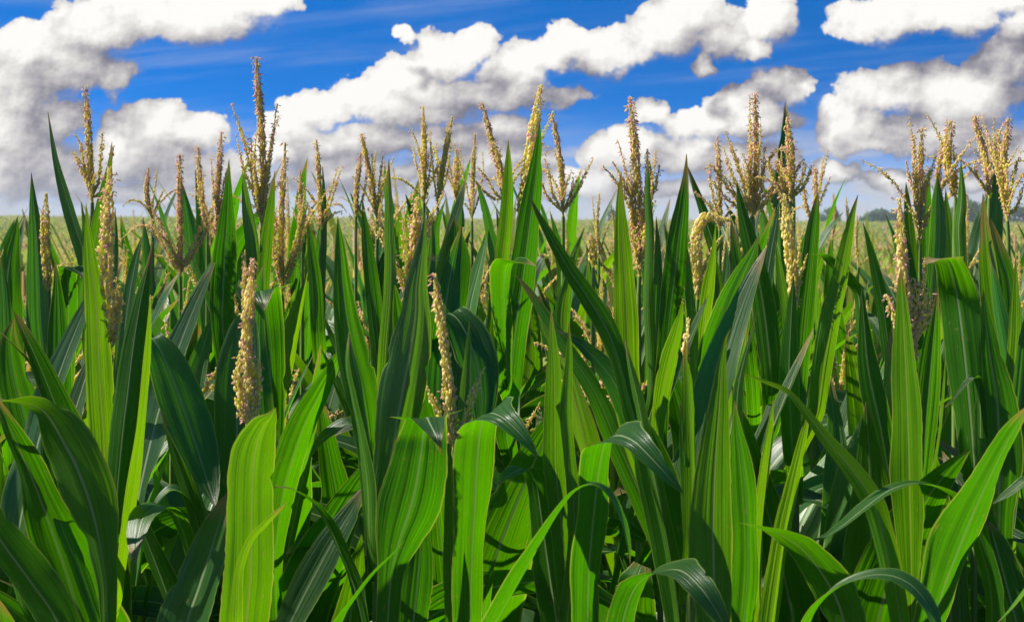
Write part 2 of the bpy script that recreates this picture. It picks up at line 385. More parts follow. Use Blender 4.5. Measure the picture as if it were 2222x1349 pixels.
def arc(p0, d0, L, droop, n=14, side=(0, 0, 0)):
    """curve from p0 in direction d0, sagging"""
    p = np.array(p0, float); d = np.array(d0, float); d /= np.linalg.norm(d); out = [p.copy()]
    for i in range(n - 1):
        d = d + np.array((0, 0, -1)) * droop / n * (.4 + 1.6 * i / n) + np.array(side) / n; d /= np.linalg.norm(d)
        p = p + d * L / (n - 1); out.append(p.copy())
    return np.array(out)


# ------------------------------------------------------------------ ground
def sstep(a, b, x): q = np.clip((x - a) / (b - a), 0, 1); return q * q * (3 - 2 * q)
PY = [-60, 5, 12, 25, 40, 80, 160, 220, 262, 420, 900]
PZ = [0, 0, -.40, -1.02, -1.10, -1.2, -.48, .05, -.3, -1.6, -3]
def gz(x, y):
    return np.interp(y, PY, PZ) - .0068 * np.clip(x, -140, 140) * sstep(20, 220, y) * (1 - sstep(230, 420, y)) + .05 * np.sin(x * .11 + y * .05) * sstep(12, 60, y)

def ground():
    m, g, out = mat('dry_field_soil')
    oc = g.new('ShaderNodeTexCoord').outputs['Object']
    n = g.noise(oc, 3.0, 8.0, .65); n2 = g.noise(oc, 0.15, 3.0, .5)
    c = g.ramp(n, [(.3, (.05, .035, .02)), (.55, (.11, .08, .05)), (.75, (.17, .13, .08))])
    c = g.mix(g.step(n2, .4, .65), c, (.09, .09, .035, 1))
    bp = g.new('ShaderNodeBump'); bp.inputs['Strength'].default_value = .8; bp.inputs['Distance'].default_value = .05; g.l.new(n, bp.inputs['Height'])
    pr = g.new('ShaderNodeBsdfPrincipled'); pr.inputs['Roughness'].default_value = .95; g.l.new(c, pr.inputs['Base Color']); g.l.new(bp.outputs[0], pr.inputs['Normal'])
    g.l.new(pr.outputs[0], out.inputs[0])
    ys = np.concatenate([np.linspace(-60, 0, 6), np.linspace(2, 30, 29), np.linspace(33, 262, 90), np.geomspace(275, 900, 16)])
    xs = np.concatenate([-np.geomspace(700, 60, 12), np.linspace(-55, 55, 56), np.geomspace(60, 700, 12)])
    X, Y = np.meshgrid(xs, ys); V = np.stack([X, Y, gz(X, Y)], 2).reshape(-1, 3); nx = len(xs)
    i = np.arange(len(ys) - 1)[:, None] * nx + np.arange(nx - 1)[None]
    q = np.stack([i, i + 1, i + nx + 1, i + nx], 2).reshape(-1, 4)
    tag(link('ground', mesh_np('ground', V, q, [m])), kind='structure')
ground()

# ------------------------------------------------------------------ corn plants that stand out in the picture
LSEED = [100]
class Plant:
    def __init__(s, px, d, label, top=None, bare=False):
        """px: where the stalk stands (photo column), d: metres from the eye, top: (column, row) where the tassel leaves the stalk"""
        s.d = d; b = at(px, HY, d); s.base = np.array((b[0], d, float(gz(b[0], d)))); s.px = px
        s.root = thing('corn_plant', label, 'corn plant', s.base, 'corn plants at the front of the field')
        top = top or (px, 800)
        if ('no tassel' in label or 'without' in label or d < 2.2) and not re.search(' spike| tassel |ribbed', label.replace('without tassel', '').replace('no tassel', '').replace('visible tassel', '').replace('cream spike', '').replace('studded spike right', '')): top = (top[0], top[1] + 260)
        s.top = at(*top, d) - s.base
        m = s.top * .55; m[0] *= .55; m[1] *= .5
        P = catmull([(0, 0, -.05), (m[0] * .6, 0, m[2] * .5), m, (s.top[0] * .85, s.top[1] * .9, s.top[2] * .86), s.top], 26)
        tt = np.linspace(0, 1, 26); rad = (.0125 * (1 - tt) + .0040 * tt) * (1 + .10 * (np.arange(26) % 4 == 0))
        s.P = P; link('stalk', tube_mesh('stalk', P, rad, 8, STALK), s.root)
    def on_stalk(s, z):
        k = np.interp(z, s.P[:, 2], np.arange(len(s.P))); i = int(min(k, len(s.P) - 2)); return s.P[i] * (1 - (k - i)) + s.P[i + 1] * (k - i)
    def leaf(s, pts, d=None, az=-90, lean=0.0, base=False, m=None, fold=.28, rip=.08, twist=0.0, join=True, lift=None):
        """pts (column, row, width in photo pixels[, extra depth]) from the tip down (or from the base up when base=True)"""
        d = s.d if d is None else d
        p = [tuple(q) + (0,) * (4 - len(q)) for q in pts]
        if not base: p = p[::-1]
        n = 52; c = catmull(p, n)
        t = np.linspace(0, 1, n)
        dep = d + lean * t ** 1.6 + c[:, 3]
        C = np.stack([(c[:, 0] - 1111) / F * dep, dep, CZ - (c[:, 1] - HY) / F * dep], 1)
        hw = np.maximum(c[:, 2], .6) / F * dep * .5
        if join:
            b = C[0] - s.base; z = max(.2, b[2] - (lift or max(.10, abs(b[0] - s.on_stalk(b[2])[0]) * 1.6 + abs(b[1]) * .8)))
            q = s.on_stalk(z) + s.base
            T0 = (C[1] - C[0]) / np.linalg.norm(C[1] - C[0]); g = np.linalg.norm(C[0] - q)
            tt = np.linspace(0, 1, 12)[:-1, None]
            H = (2*tt**3-3*tt**2+1) * q + (tt**3-2*tt**2+tt) * np.array((0, 0, g)) + (-2*tt**3+3*tt**2) * C[0] + (tt**3-tt**2) * T0 * g
            C = np.vstack([H, C]); hw = np.concatenate([np.interp(tt[:, 0], [0, 1], [max(.012, hw[0] * .6), hw[0]]), hw])
        LSEED[0] += 1
        me = leaf_mesh(C - s.base, hw, az, fold, rip, twist, LSEED[0], m, s.base)
        return link('leaf', me, s.root)
    def tassel(s, tip, base=None, th=20, pink=.35, ripe=0.0, nb=6, spread=35, blen=.20, extra=(), bend=None, clump=None, d=None, green=.34, btip=None, bth=.0031):
        """tip/base in photo pixels, th: thickness of the central spike in photo pixels"""
        pink = pink * rng.uniform(.8, 1.3); ripe = ripe + rng.choice((0, 0, .12, .25)) * (d is None and s.d > 2.6)
        d = d or s.d; tip = at(*tip, d) - s.base; b = (at(*base, d) - s.base) if base else s.top
        root = link('tassel', tube_mesh('tassel', np.vstack([s.top, s.top * .5 + b * .5 + 1e-4, b]) if base else np.vstack([s.top - (0, 0, .06), s.top - (0, 0, .02), s.top + (0, 0, .015)]), [.0042, .004, .0036], 7, STALK), s.root)
        mid = (tip + b) / 2 + np.array((rng.normal(0, .004), rng.normal(0, .01), 0))
        if bend is not None: P = catmull([b] + [at(*q, d) - s.base for q in bend] + [tip], 30)
        else: P = catmull([b, mid, tip], 24)
        rad = th / F * d * (.36 if d > 2.6 else .42); bead = 1.3 if d < 2.45 else 1.0; W_ = bead ** .5
        link('central_spike', spike_mesh('central_spike', P, rad, .0058 * W_, max(5, rad / .00085) / W_, .0098, pink, ripe, .03, clump, green, bead), root)
        ax = (tip - b) / np.linalg.norm(tip - b); off = rng.uniform(0, 6.28)
        nb = int(round(nb * .8)); blen = blen * .82; spread = spread * 1.12
        for i in range(nb):
            a = off + i * 2.4 + rng.normal(0, .3); sp = R(spread) * rng.uniform(.2, 1.45)
            dv = np.array((math.cos(a) * math.sin(sp), .8 * math.sin(a) * math.sin(sp), math.cos(sp)))
            dv = dv + ax * .3; p0 = b + (P[3] - b) * min(1.4, .25 * i) * .6
            C = arc(p0, dv, blen * rng.uniform(.45, 1.25), rng.choice((-.1, .3, .8, 2.2)) * rng.uniform(.6, 1.2), side=rng.normal(0, .35, 3))
            link('branch', spike_mesh('branch', C, bth * rng.uniform(.8, 1.1), .0078, 3.0, .0080, pink * 1.1, ripe, .12, None, green), root)
        for e in extra:                                    # branches seen clearly: list of photo points, base first
            C = catmull([b + (P[2] - b) * .5] + [at(*q[:2], d + (q[2] if len(q) > 2 else 0)) - s.base for q in e], 24)
            link('branch', spike_mesh('branch', C, bth * 1.15, .0075, 3.2, .0086, pink, ripe, .10, None, green, bead), root)
        return root
    def lower(s, n=3, z=None):
        """leaves further down the same stalk, mostly below the frame"""
        a0 = rnd.choice((0, 180)) + rnd.uniform(-40, 40); z0 = min(z or 1.2, 1.3)
        for i in range(n):
            rand_leaf(s.root, s.on_stalk(max(.3, z0 - i * .2)), a0 + 180 * (i % 2) + rnd.uniform(-25, 25), rnd.choice((6, 7, 8, 9)), .9)

# ------------------------------------------------------------------ leaves for the plants of the inner rows
LIB = []
def make_lib():
    for k in range(12):
        r = random.Random(50 + k); n = 26
        if k < 3: L, w, a0, a1, pw = r.uniform(.40, .58), r.uniform(.036, .048), 8, r.uniform(14, 30), 1.0        # short upright flag leaves
        elif k < 6: L, w, a0, a1, pw = r.uniform(.62, .8), r.uniform(.048, .060), 14, r.uniform(40, 80), 1.5      # long, leaning
        else: L, w, a0, a1, pw = r.uniform(.7, .95), r.uniform(.050, .062), r.uniform(18, 32), r.uniform(115, 165), r.uniform(1.1, 2.6)
        t = np.linspace(0, 1, n)
        if k >= 10: ang = np.radians(a0 + (a1 - a0) * (.12 * t + .88 * sstep(.45, .68, t)))       # folded over
        else: ang = np.radians(a0 + (a1 - a0) * t ** pw)
        dl = L / (n - 1); x = np.concatenate([[0], np.cumsum(np.sin(ang[:-1]) * dl)]); z = np.concatenate([[0], np.cumsum(np.cos(ang[:-1]) * dl)])
        C = np.stack([x, .03 * np.sin(t * 3 + k) * t, z], 1)
        hw = w * np.clip(.55 + 1.7 * t, 0, 1) * np.clip((1 - t) * 1.75, 0, 1) ** .8 + .0008
        LIB.append(leaf_mesh(C, hw, 0, .32, .12, r.uniform(-70, 70), 900 + k, PALE if k in (1, 4) else LEAF, nu=11))
make_lib()
def rand_leaf(root, pos, az, k, sc=1.0):
    o = link('leaf', LIB[k], root, tuple(pos), R(az)); o.scale = (sc, sc, sc); return o

A_ = 'back'
def heroes():
    P = Plant
    # ---- far left
    p = P(20, 2.7, 'corn plant cut by the photo edge, short leaf tip just reaching the far field', (24, 720))
    p.leaf([(38,470,1),(33,505,18),(22,560,42),(15,650,62),(20,800,60),(22,900,50)], fold=.2)
    p.leaf([(30,690,2),(20,740,40),(30,820,70),(55,920,80),(80,1030,80),(95,1130,60),(100,1220,40)], d=2.45, az=-80, m=LEAF)
    p.leaf([(2,560,3),(6,640,30),(10,760,40),(16,900,36)], d=2.6, az=100); p.lower(3)
    p = P(108, 2.6, 'corn plant with one narrow grey tassel beside a tall straight leaf', (106, 640))
    p.tassel((100,420), None, 22, .1, .25, 1, 12, .15, green=.6)
    p.leaf([(68,375,1),(72,430,14),(78,500,30),(84,600,48),(88,700,54),(99,800,48),(112,900,46),(118,1010,40)], az=90, fold=.34)
    p.leaf([(118,560,1),(124,620,18),(126,720,46),(128,830,54),(126,950,50)], az=-80, d=2.52)
    p.leaf([(186,606,2),(170,590,18),(152,580,32),(147,600,42),(149,660,44),(146,760,46),(135,900,44)], az=-35, d=2.62, lean=-.06)
    p.leaf([(96,480,1),(92,560,20),(96,680,34),(108,820,34),(116,950,30)], d=2.75, az=80); p.lower(3)
    p = P(205, 2.8, 'corn plant with a slim brown spike and a long blade slanting up to its left', (200, 470))
    p.tassel((185,190), (200,440), 19, .45, .35, 2, 20, .13, [[(186,380),(176,320),(163,292)], [(190,400),(172,360),(161,330)], [(215,390),(220,330),(222,288)], [(225,410),(240,350),(247,318)], [(222,420),(232,380),(236,352)]], green=.35)
    p.leaf([(104,243,1),(122,345,13),(145,430,24),(165,495,28),(187,560,32),(205,640,34),(215,740,34)], az=60, fold=.36, rip=.02)
    p.leaf([(243,308,1),(238,360,11),(228,420,26),(215,500,36),(205,600,40),(200,740,40)], az=-60, d=2.75, m=PALE)
    p.leaf([(176,438,1),(184,490,12),(192,560,24),(196,660,34),(200,780,34)], az=95); p.leaf([(250,452,1),(252,520,10),(246,600,20),(232,700,26)], d=2.9, az=80); p.lower(3)
    # ---- A: cream spike at the left
    p = P(232, 2.0, 'corn plant with a fat cream coloured spike standing between two upright leaves', (238, 800))
    p.tassel((239,365), (240,770), 33, .55, 0, 0, 20, .1, [[(250,720),(256,660),(252,600)], [(232,700),(228,660),(226,620)], [(246,740),(258,690),(262,650),(260,625)]], green=.12)
    p.leaf([(187,442,1),(190,500,14),(197,570,30),(207,650,46),(213,750,54),(218,850,60),(225,950,62),(232,1120,52)], az=-62, m=PALE, fold=.18, d=1.98)
    p.leaf([(333,522,1),(321,580,14),(306,650,32),(290,750,54),(278,850,68),(266,950,72),(250,1120,56)], az=-100, fold=.42, d=1.95)
    p.leaf([(327,640,2),(323,750,13),(316,850,18),(306,950,22),(287,1090,26),(262,1260,22)], az=-20, m=PALE, d=1.92)
    p.leaf([(310,508,1),(296,560,16),(284,620,24),(272,700,28),(262,800,28),(248,930,30)], az=70, d=2.1)
    p.leaf([(-80,886,14),(-20,872,17),(40,873,20),(85,885,40),(110,910,72),(133,950,104),(165,1010,114),(195,1090,104),(215,1170,74),(230,1260,44),(232,1340,34)], az=-104, d=1.88, m=PALE, fold=.25)
    p.leaf([(120,905,2),(100,960,24),(112,1040,30),(130,1130,30),(170,1230,34),(205,1330,34)], d=1.97, az=-95); p.lower(3)
    p = P(290, 2.3, 'corn plant without visible tassel whose broad dull leaf droops beside the cream spike', (300, 780))
    p.leaf([(468,1100,2),(455,1060,40),(436,1000,76),(410,920,98),(378,830,92),(350,765,66),(330,735,34),(318,745,26),(306,800,24)], az=-62, d=2.22, lean=-.12, fold=.2)
    p.leaf([(348,887,1),(362,930,10),(385,1000,26),(410,1070,34),(428,1130,36),(440,1200,34)], az=-100, d=2.15, m=PALE); p.leaf([(378,1165,3),(355,1210,22),(330,1270,26),(312,1330,26)], az=20, d=2.2); p.lower(3)
    p = P(430, 2.1, 'low corn plant with a shiny white topped arching leaf near the bottom edge', (430, 900))
    p.leaf([(293,1222,3),(298,1165,38),(312,1120,46),(342,1097,34),(376,1110,28),(402,1165,28),(422,1250,28),(432,1330,26)], az=-130, d=2.0, lean=-.16, fold=.15)
    p.leaf([(332,1130,2),(338,1092,20),(372,1062,34),(405,1080,30),(430,1130,26),(440,1220,24)], az=-160, d=2.15, fold=.15)
    p.leaf([(494,1070,6),(480,1120,46),(458,1190,80),(432,1270,100),(402,1360,110),(390,1450,80)], az=60, d=1.95); p.lower(2, 1.2)
    p = P(170, 1.85, 'corn leaf bunch in the bottom corner with a broad dark blade sweeping down', (160, 1250))
    p.leaf([(-90,1060,10),(-40,1110,60),(10,1185,80),(65,1260,86),(120,1340,84),(160,1440,60)], az=-112, d=1.72)
    p.leaf([(60,1220,2),(90,1270,30),(120,1330,44),(150,1430,44)], az=-110, d=1.8); p.lower(2, 1.1)
    # ---- between
    p = P(332, 3.9, 'corn plant with a sharp thin spike rising out of a loose grey fan', (332, 600))
    p.tassel((322,365), (331,480), 13, .3, .5, 7, 30, .16); p.leaf([(310,470,1),(318,540,18),(326,640,30),(330,740,30)], az=90); p.lower(2, 1.6)
    p = P(392, 3.2, 'corn plant with a single straight mauve spike and branches spread like a V', (392, 640))
    p.tassel((390,338), (391,600), 17, .85, .2, 2, 30, .16, [[(375,545),(352,490),(330,455)], [(372,560),(345,520),(322,500)], [(410,550),(432,500),(447,470)], [(415,560),(445,505),(462,460)], [(372,540),(340,500),(300,490),(262,520)]], green=.1)
    p.leaf([(470,548,1),(447,610,22),(422,670,32),(402,740,28),(392,820,22)], az=40, d=2.95, m=PALE); p.leaf([(391,588,1),(365,632,15),(345,672,18),(326,716,16),(320,800,16)], az=40, d=3.0)
    p.leaf([(430,700,2),(425,760,40),(405,860,52),(395,960,40)], az=-60, d=3.0); p.lower(3, 1.6)
    p = P(447, 3.6, 'corn plant with a short leaning tip over a tan flower cluster', (450, 560))
    p.tassel((429,320), (450,500), 15, .5, .3, 6, 26, .17); p.leaf([(424,368,1),(432,420,16),(438,490,26),(445,580,30),(448,680,30)], az=-90); p.lower(3, 1.7)
    p = P(474, 3.55, 'corn plant with a bushy pinkish tan tassel beneath one straight dark prong', (472, 560))
    p.tassel((481,288), (470,520), 15, .8, .35, 9, 22, .18, [[(470,450),(462,400),(458,345)], [(478,450),(488,390),(497,360)]]); p.lower(3, 1.7)
    # ---- T8, the tallest tassel
    p = P(566, 2.75, 'corn plant with the tallest tassel, its rosy tip standing against the blue sky', (568, 540))
    p.tassel((556,127), (568,500), 19, .6, .15, 9, 20, .22, [[(556,440),(540,350),(522,280),(502,226)], [(575,430),(586,350),(590,292)], [(555,430),(530,370),(514,300)], [(562,430),(548,360),(545,300)]], bend=[(573,400),(567,280),(560,190)], green=.3)
    p.leaf([(497,345,1),(495,430,22),(492,500,42),(488,560,54),(484,640,56),(484,720,48),(500,830,44)], az=-70, fold=.22)
    p.leaf([(526,362,1),(535,450,22),(545,520,30),(550,600,32),(556,720,34)], az=120, m=PALE); p.leaf([(597,370,1),(588,450,19),(580,520,27),(573,600,30),(568,720,32)], az=-55, m=PALE, d=2.7); p.lower(3, 1.45)
    p = P(616, 3.0, 'corn plant with a wide pale fan of stiff branches on a bare green neck', (612, 700))
    p.tassel((619,312), (612,640), 17, .6, .1, 12, 26, .27, [[(600,560),(585,490),(580,430)], [(640,560),(655,500),(668,440)], [(596,570),(592,520),(600,450)]], green=.35)
    p.leaf([(668,590,1),(655,640,16),(640,700,30),(625,760,40),(612,830,46),(605,900,42)], az=-50, d=2.7, m=PALE, fold=.35); p.lower(3, 1.5)
    p = P(655, 3.6, 'corn plant with a small dark tip above crowded straw branches', (656, 560)); p.tassel((651,370), (656,520), 13, .4, .3, 7, 25, .16); p.lower(2, 1.7)
    p = P(697, 3.35, 'corn plant with a slim tip and a straw fan trailing pink bloom to one side', (696, 560))
    p.tassel((687,305), (697,500), 14, .7, .2, 9, 24, .17, [[(708,480),(722,465),(742,458)]]); p.leaf([(700,362,1),(703,430,10),(700,500,20),(694,600,28)], az=85); p.leaf([(668,470,1),(676,540,18),(684,620,30),(690,720,32)], d=3.1); p.lower(3, 1.7)
    # ---- G: front spike with yellow base
    p = P(542, 1.83, 'corn plant with a yellow studded spike bursting above a glowing bright green leaf', (536, 960))
    p.tassel((548,565), (537,930), 27, .5, .1, 0, 20, .1, [[(522,890),(516,830),(517,770)], [(552,890),(562,830),(560,780)], [(526,880),(524,850),(528,820)], [(550,900),(556,870),(553,830)]], bend=[(541,830),(535,730),(543,640)], green=.15, bth=.0044)
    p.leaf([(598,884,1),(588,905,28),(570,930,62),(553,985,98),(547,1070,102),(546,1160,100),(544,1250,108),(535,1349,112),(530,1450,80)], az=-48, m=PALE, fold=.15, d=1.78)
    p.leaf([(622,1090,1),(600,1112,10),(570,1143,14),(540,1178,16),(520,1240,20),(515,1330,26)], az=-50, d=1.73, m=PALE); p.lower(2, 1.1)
    p = P(520, 2.25, 'corn plant without tassel, wide dark rounded leaf right behind the yellow studded spike', (528, 900))
    p.leaf([(545,652,4),(532,705,58),(522,790,94),(515,900,98),(513,1050,90),(520,1180,60)], az=75, fold=.14, d=2.2)
    p.lower(3, 1.3)
    p = P(592, 2.45, 'corn plant with a pale triangular folded leaf tip showing its grey upper face', (590, 850))
    p.leaf([(573,674,2,-.10),(570,652,34,-.09),(566,632,64,-.06),(572,640,72,-.02),(580,700,70),(586,780,64),(590,900,54),(590,1010,40)], az=-88, d=2.4, join=True); p.lower(3, 1.35)
    p = P(600, 2.1, 'corn plant with a lit blade slanting up to the right under the V shaped pair', (600, 1150))
    p.leaf([(748,745,6),(722,800,28),(692,860,48),(662,920,62),(637,990,70),(617,1060,72),(602,1150,56)], az=-50, fold=.4)
    p.leaf([(668,1002,2),(690,962,16),(720,936,24),(760,918,26),(800,930,24),(820,990,22)], az=-140, d=2.15, join=False); p.lower(2, 1.2)
    p = P(790, 1.95, 'corn plant with a pair of broad leaves forming a big V', (815, 1000))
    p.leaf([(733,470,1),(738,540,24),(743,618,42),(753,700,60),(768,780,76),(785,850,78),(800,950,62),(806,1060,48)], az=-84, fold=.42)
    p.leaf([(923,456,1),(918,510,16),(912,560,32),(904,620,50),(902,680,68),(892,750,94),(877,830,108),(864,900,102),(850,980,80),(832,1060,56)], az=-82, fold=.40, d=1.93, m=PALE)
    p.leaf([(844,345,1),(843,420,15),(845,500,22),(847,570,26),(845,650,28),(838,740,32),(832,840,32),(825,940,30)], az=100, d=2.02, m=PALE); p.leaf([(757,720,2),(752,790,12),(764,860,18),(782,950,24),(796,1050,28),(800,1150,24)], az=-150, d=1.9, m=PALE)
    p.lower(2, 1.2)
    p = P(880, 2.3, 'corn plant with three fuzzy orange tinted branches fanned behind the big V', (880, 680))
    p.tassel((905,430), (884,640), 26, .7, .15, 2, 18, .16, [[(868,600),(835,525),(798,452)], [(895,590),(925,500),(962,418)], [(890,590),(897,520),(888,470)]], green=.2, bth=.0054)
    p.leaf([(786,428,1),(795,520,22),(805,600,32),(816,700,36),(830,820,36)], az=-90, d=2.35); p.leaf([(938,470,2),(936,560,20),(920,660,30),(905,780,30)], d=2.45, az=90, m=PALE); p.lower(3, 1.3)
    p = P(858, 1.74, 'corn plant with a broad front leaf whose tip folds forward into a pale triangle', (850, 1200))
    p.leaf([(956,984,2,-.10),(948,950,26,-.10),(932,918,62,-.07),(926,908,84,-.03),(920,940,104),(914,985,120),(904,1050,136),(889,1110,138),(868,1170,104),(850,1240,60),(842,1340,50)], az=-70, fold=.2)
    p.leaf([(878,1172,1),(850,1205,18),(815,1240,28),(780,1285,40),(742,1345,60),(720,1430,60)], az=-10, d=1.66); p.leaf([(905,1090,2),(912,1180,50),(905,1280,70),(890,1400,60)], az=-80, d=1.82); p.lower(1, 1.0)
    p = P(795, 1.95, 'corn plant with a slender bluish leaf arching toward the left, low in the row', (800, 1290))
    p.leaf([(590,1057,2),(625,1059,14),(655,1072,26),(690,1100,36),(715,1140,40),(740,1200,38),(765,1260,40),(785,1340,34)], az=-150, lean=-.1, d=1.92, fold=.2)
    p.leaf([(790,1055,4),(762,1110,40),(725,1170,62),(692,1230,72),(660,1290,72),(625,1360,60)], az=65, d=2.02); p.leaf([(622,1200,8),(650,1185,24),(690,1200,24),(730,1250,20)], az=-150, d=2.1, join=False); p.lower(1, 1.1)
    # ---- T37
    p = P(990, 1.92, 'corn plant with a bare knobbly spike leaning left and one branch kinked right', (985, 1010))
    p.tassel((944,598), (985,975), 24, .12, .15, 0, 18, .1, [[(1000,940),(1022,870),(1050,797)], [(970,930),(945,880),(925,838)], [(978,920),(968,870),(962,820)]], bend=[(978,860),(962,740),(950,650)], green=.15, bth=.0046)
    p.leaf([(972,960,1),(980,1040,26),(984,1150,40),(985,1260,40),(985,1380,30)], az=-60, d=1.88, m=PALE)
    p.leaf([(1018,697,1),(1016,760,13),(1010,850,24),(1002,950,28),(995,1050,28)], az=80, d=2.0, m=PALE)
    p.leaf([(1169,995,1,-.12),(1145,960,24,-.12),(1115,926,44,-.11),(1085,902,54,-.09),(1058,897,64,-.04),(1043,930,78),(1035,1000,84),(1030,1100,82),(1024,1200,72),(1020,1340,60)], twist=-25, az=-52, d=1.82, fold=.2); p.lower(1, 1.0)
    p = P(965, 2.5, 'corn plant without tassel, broad half shaded leaf and a dusky drooping leaf', (966, 760))
    p.leaf([(986,470,1),(986,520,46),(984,570,76),(975,640,82),(962,760,60)], d=2.45, az=-90); p.leaf([(1010,388,1),(998,440,18),(980,500,22),(965,570,26),(958,680,26)], d=2.6, az=60)
    p.leaf([(1040,960,3),(1045,880,58),(1036,800,86),(1016,735,86),(992,692,62),(966,682,34),(952,720,26),(948,800,26)], az=-60, d=2.25, lean=-.1, fold=.18); p.lower(3, 1.35)
    p = P(1040, 2.55, 'corn plant with bright slim leaves tangled below a leaning rosy tipped spike', (1040, 800))
    p.leaf([(1057,494,1),(1050,540,15),(1036,600,28),(1022,660,36),(1012,740,34),(1010,850,30)], az=40, m=PALE); p.leaf([(1034,392,1),(1048,440,15),(1062,500,22),(1074,570,26),(1078,680,26)], az=120); p.lower(3, 1.35)
    for px, d, tip, base, th, kw, lab in (
        (815, 3.2, (785,292), (818,480), 14, dict(pink=.3, nb=9, spread=18, blen=.2, bend=[(806,400),(792,330)], green=.5), 'corn plant with a thin tip bent left over a dense straw brush'),
        (772, 3.9, (783,333), (772,470), 15, dict(pink=.5, ripe=.5, nb=1), 'corn plant with a rusty brown leaning spike'),
        (918, 3.3, (918,232), (920,440), 15, dict(pink=.25, ripe=.1, nb=7, spread=24, clump=(.42, .09), green=.5), 'corn plant with an upright olive spike wearing a ruff of pink bloom'),
        (952, 3.3, (981,256), (950,450), 15, dict(pink=.35, nb=6, spread=22, green=.4), 'corn plant with a slanting straw spike over pink flecked branches'),
        (990, 4.0, (990,325), (990,440), 17, dict(pink=.4, ripe=.25, nb=6, spread=25), 'corn plant with a short stubby brown spike'),
        (1024, 3.9, (1031,292), (1024,480), 13, dict(pink=.2, ripe=.2, nb=5, spread=30, green=.5), 'corn plant with a plain slender olive spike beside the leaning pink one'),
        (1092, 3.0, (1047,225), (1094,440), 15, dict(pink=.5, ripe=.2, nb=7, spread=28, clump=(.45, .09), bend=[(1078,350),(1058,270)], extra=[[(1075,420),(1055,385),(1035,362)], [(1070,430),(1045,410),(1012,372)]]), 'corn plant with a strongly left leaning spike carrying a pink tuft'),
        (1222, 3.1, (1198,250), (1222,470), 14, dict(pink=.7, ripe=.1, nb=7, spread=24, blen=.17, bend=[(1219,370),(1208,300)], extra=[[(1250,420),(1268,380),(1287,345)], [(1190,430),(1175,400),(1160,385)], [(1200,420),(1190,370),(1182,345)], [(1236,440),(1241,410),(1245,385)]]), 'corn plant with a thin curved olive spike amid pink side branches'),
        (1560, 3.2, (1556,298), (1562,500), 15, dict(pink=.6, ripe=.4, nb=3, spread=25, extra=[[(1550,440),(1540,390),(1542,360)]]), 'corn plant with a compact dark rosy spike beside the twin spikes'),
        (1765, 3.5, (1768,365), (1763,490), 13, dict(pink=.8, nb=4, spread=35, extra=[[(1775,450),(1790,410),(1803,383)], [(1752,460),(1745,430),(1742,400)]]), 'corn plant with a short pink spike and a thin grey side branch'),
        (1808, 5.5, (1808,420), (1806,520), 9, dict(pink=.3, ripe=.4, nb=1), 'distant corn plant with a lone brown spike before the far field'),
        (1840, 5.5, (1836,428), (1828,540), 8, dict(pink=.2, ripe=.4, nb=1), 'distant corn plant with a thin bent spike before the far field'),
        (1864, 5.0, (1860,468), (1862,580), 8, dict(pink=.1, nb=1), 'distant corn plant with a fine green needle of a spike'),
        (2046, 3.3, (2047,308), (2044,450), 14, dict(pink=.8, ripe=.1, nb=3), 'corn plant with a small rosy spike squeezed between two big tassels'),
        (2160, 3.2, (2166,283), (2158,430), 12, dict(pink=.3, ripe=.3, nb=4, spread=25), 'corn plant with a slight dark spike between the twin right edge tassels'),
        (1288, 3.0, (1283,512), (1287,580), 24, dict(pink=.4, nb=0), 'corn plant with one stubby fuzzy cream tip low among the leaves'),
        (1300, 4.4, (1300,420), (1299,560), 9, dict(pink=.4, nb=2), 'corn plant with a hair thin pink spike at the skyline'),
    ):
        p = P(px, d, lab, (base[0], base[1] + 40)); p.tassel(tip, base, th, **kw)
        k = 3.1 / d
        if px not in (1288, 772):
            for j in range(3):
                x0 = base[0] + rnd.uniform(-22, 22); yt = base[1] - rnd.uniform(-60, 30) * k
                p.leaf([(x0 + rnd.uniform(-30, 30), yt, 1), (x0, yt + 70 * k, 18 * k), (base[0] + rnd.uniform(-6, 6), yt + 160 * k, 30 * k), (base[0], yt + 270 * k, 30 * k)], az=rnd.choice((-90, 90, -60, 60)), m=rnd.choice((LEAF, PALE)), d=d + rnd.uniform(-.1, .1))
        p.lower(2, 1.6)
    # ---- T19
    p = P(1105, 2.35, 'corn plant with a thick yellow spike hugged by tall grey green leaves', (1118, 560))
    p.tassel((1173,188), (1126,470), 26, .25, 0, 3, 8, .2, bend=[(1140,400),(1156,290)], green=.6)
    p.leaf([(1103,303,1),(1104,360,17),(1103,430,28),(1098,500,32),(1092,560,36),(1086,650,42),(1081,750,46),(1078,880,46)], az=-60, fold=.45, m=PALE)
    p.leaf([(1172,262,1),(1168,320,17),(1160,400,38),(1150,480,52),(1140,560,60),(1130,640,66),(1118,720,66),(1108,820,60),(1100,920,50)], az=-70, fold=.42, d=2.3)
    p.leaf([(1162,577,2),(1140,572,22),(1116,570,46),(1100,576,48),(1094,620,42),(1096,700,40),(1100,800,36)], az=-30, d=2.27, lean=-.06); p.leaf([(1196,600,2),(1180,560,16),(1150,620,30),(1130,720,36),(1115,840,36)], d=2.4, az=60); p.lower(2, 1.35)
    # ---- centre front
    p = P(1222, 1.84, 'corn plant with two upright rolled spear leaves glowing yellow green, no tassel', (1228, 1150))
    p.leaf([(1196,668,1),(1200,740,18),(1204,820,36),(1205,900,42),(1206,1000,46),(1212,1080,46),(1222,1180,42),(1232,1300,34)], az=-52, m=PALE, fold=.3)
    p.leaf([(1234,697,1),(1236,760,14),(1233,830,24),(1231,900,30),(1237,980,28),(1244,1060,28),(1246,1160,24)], az=-70, m=PALE, fold=.5, d=1.82)
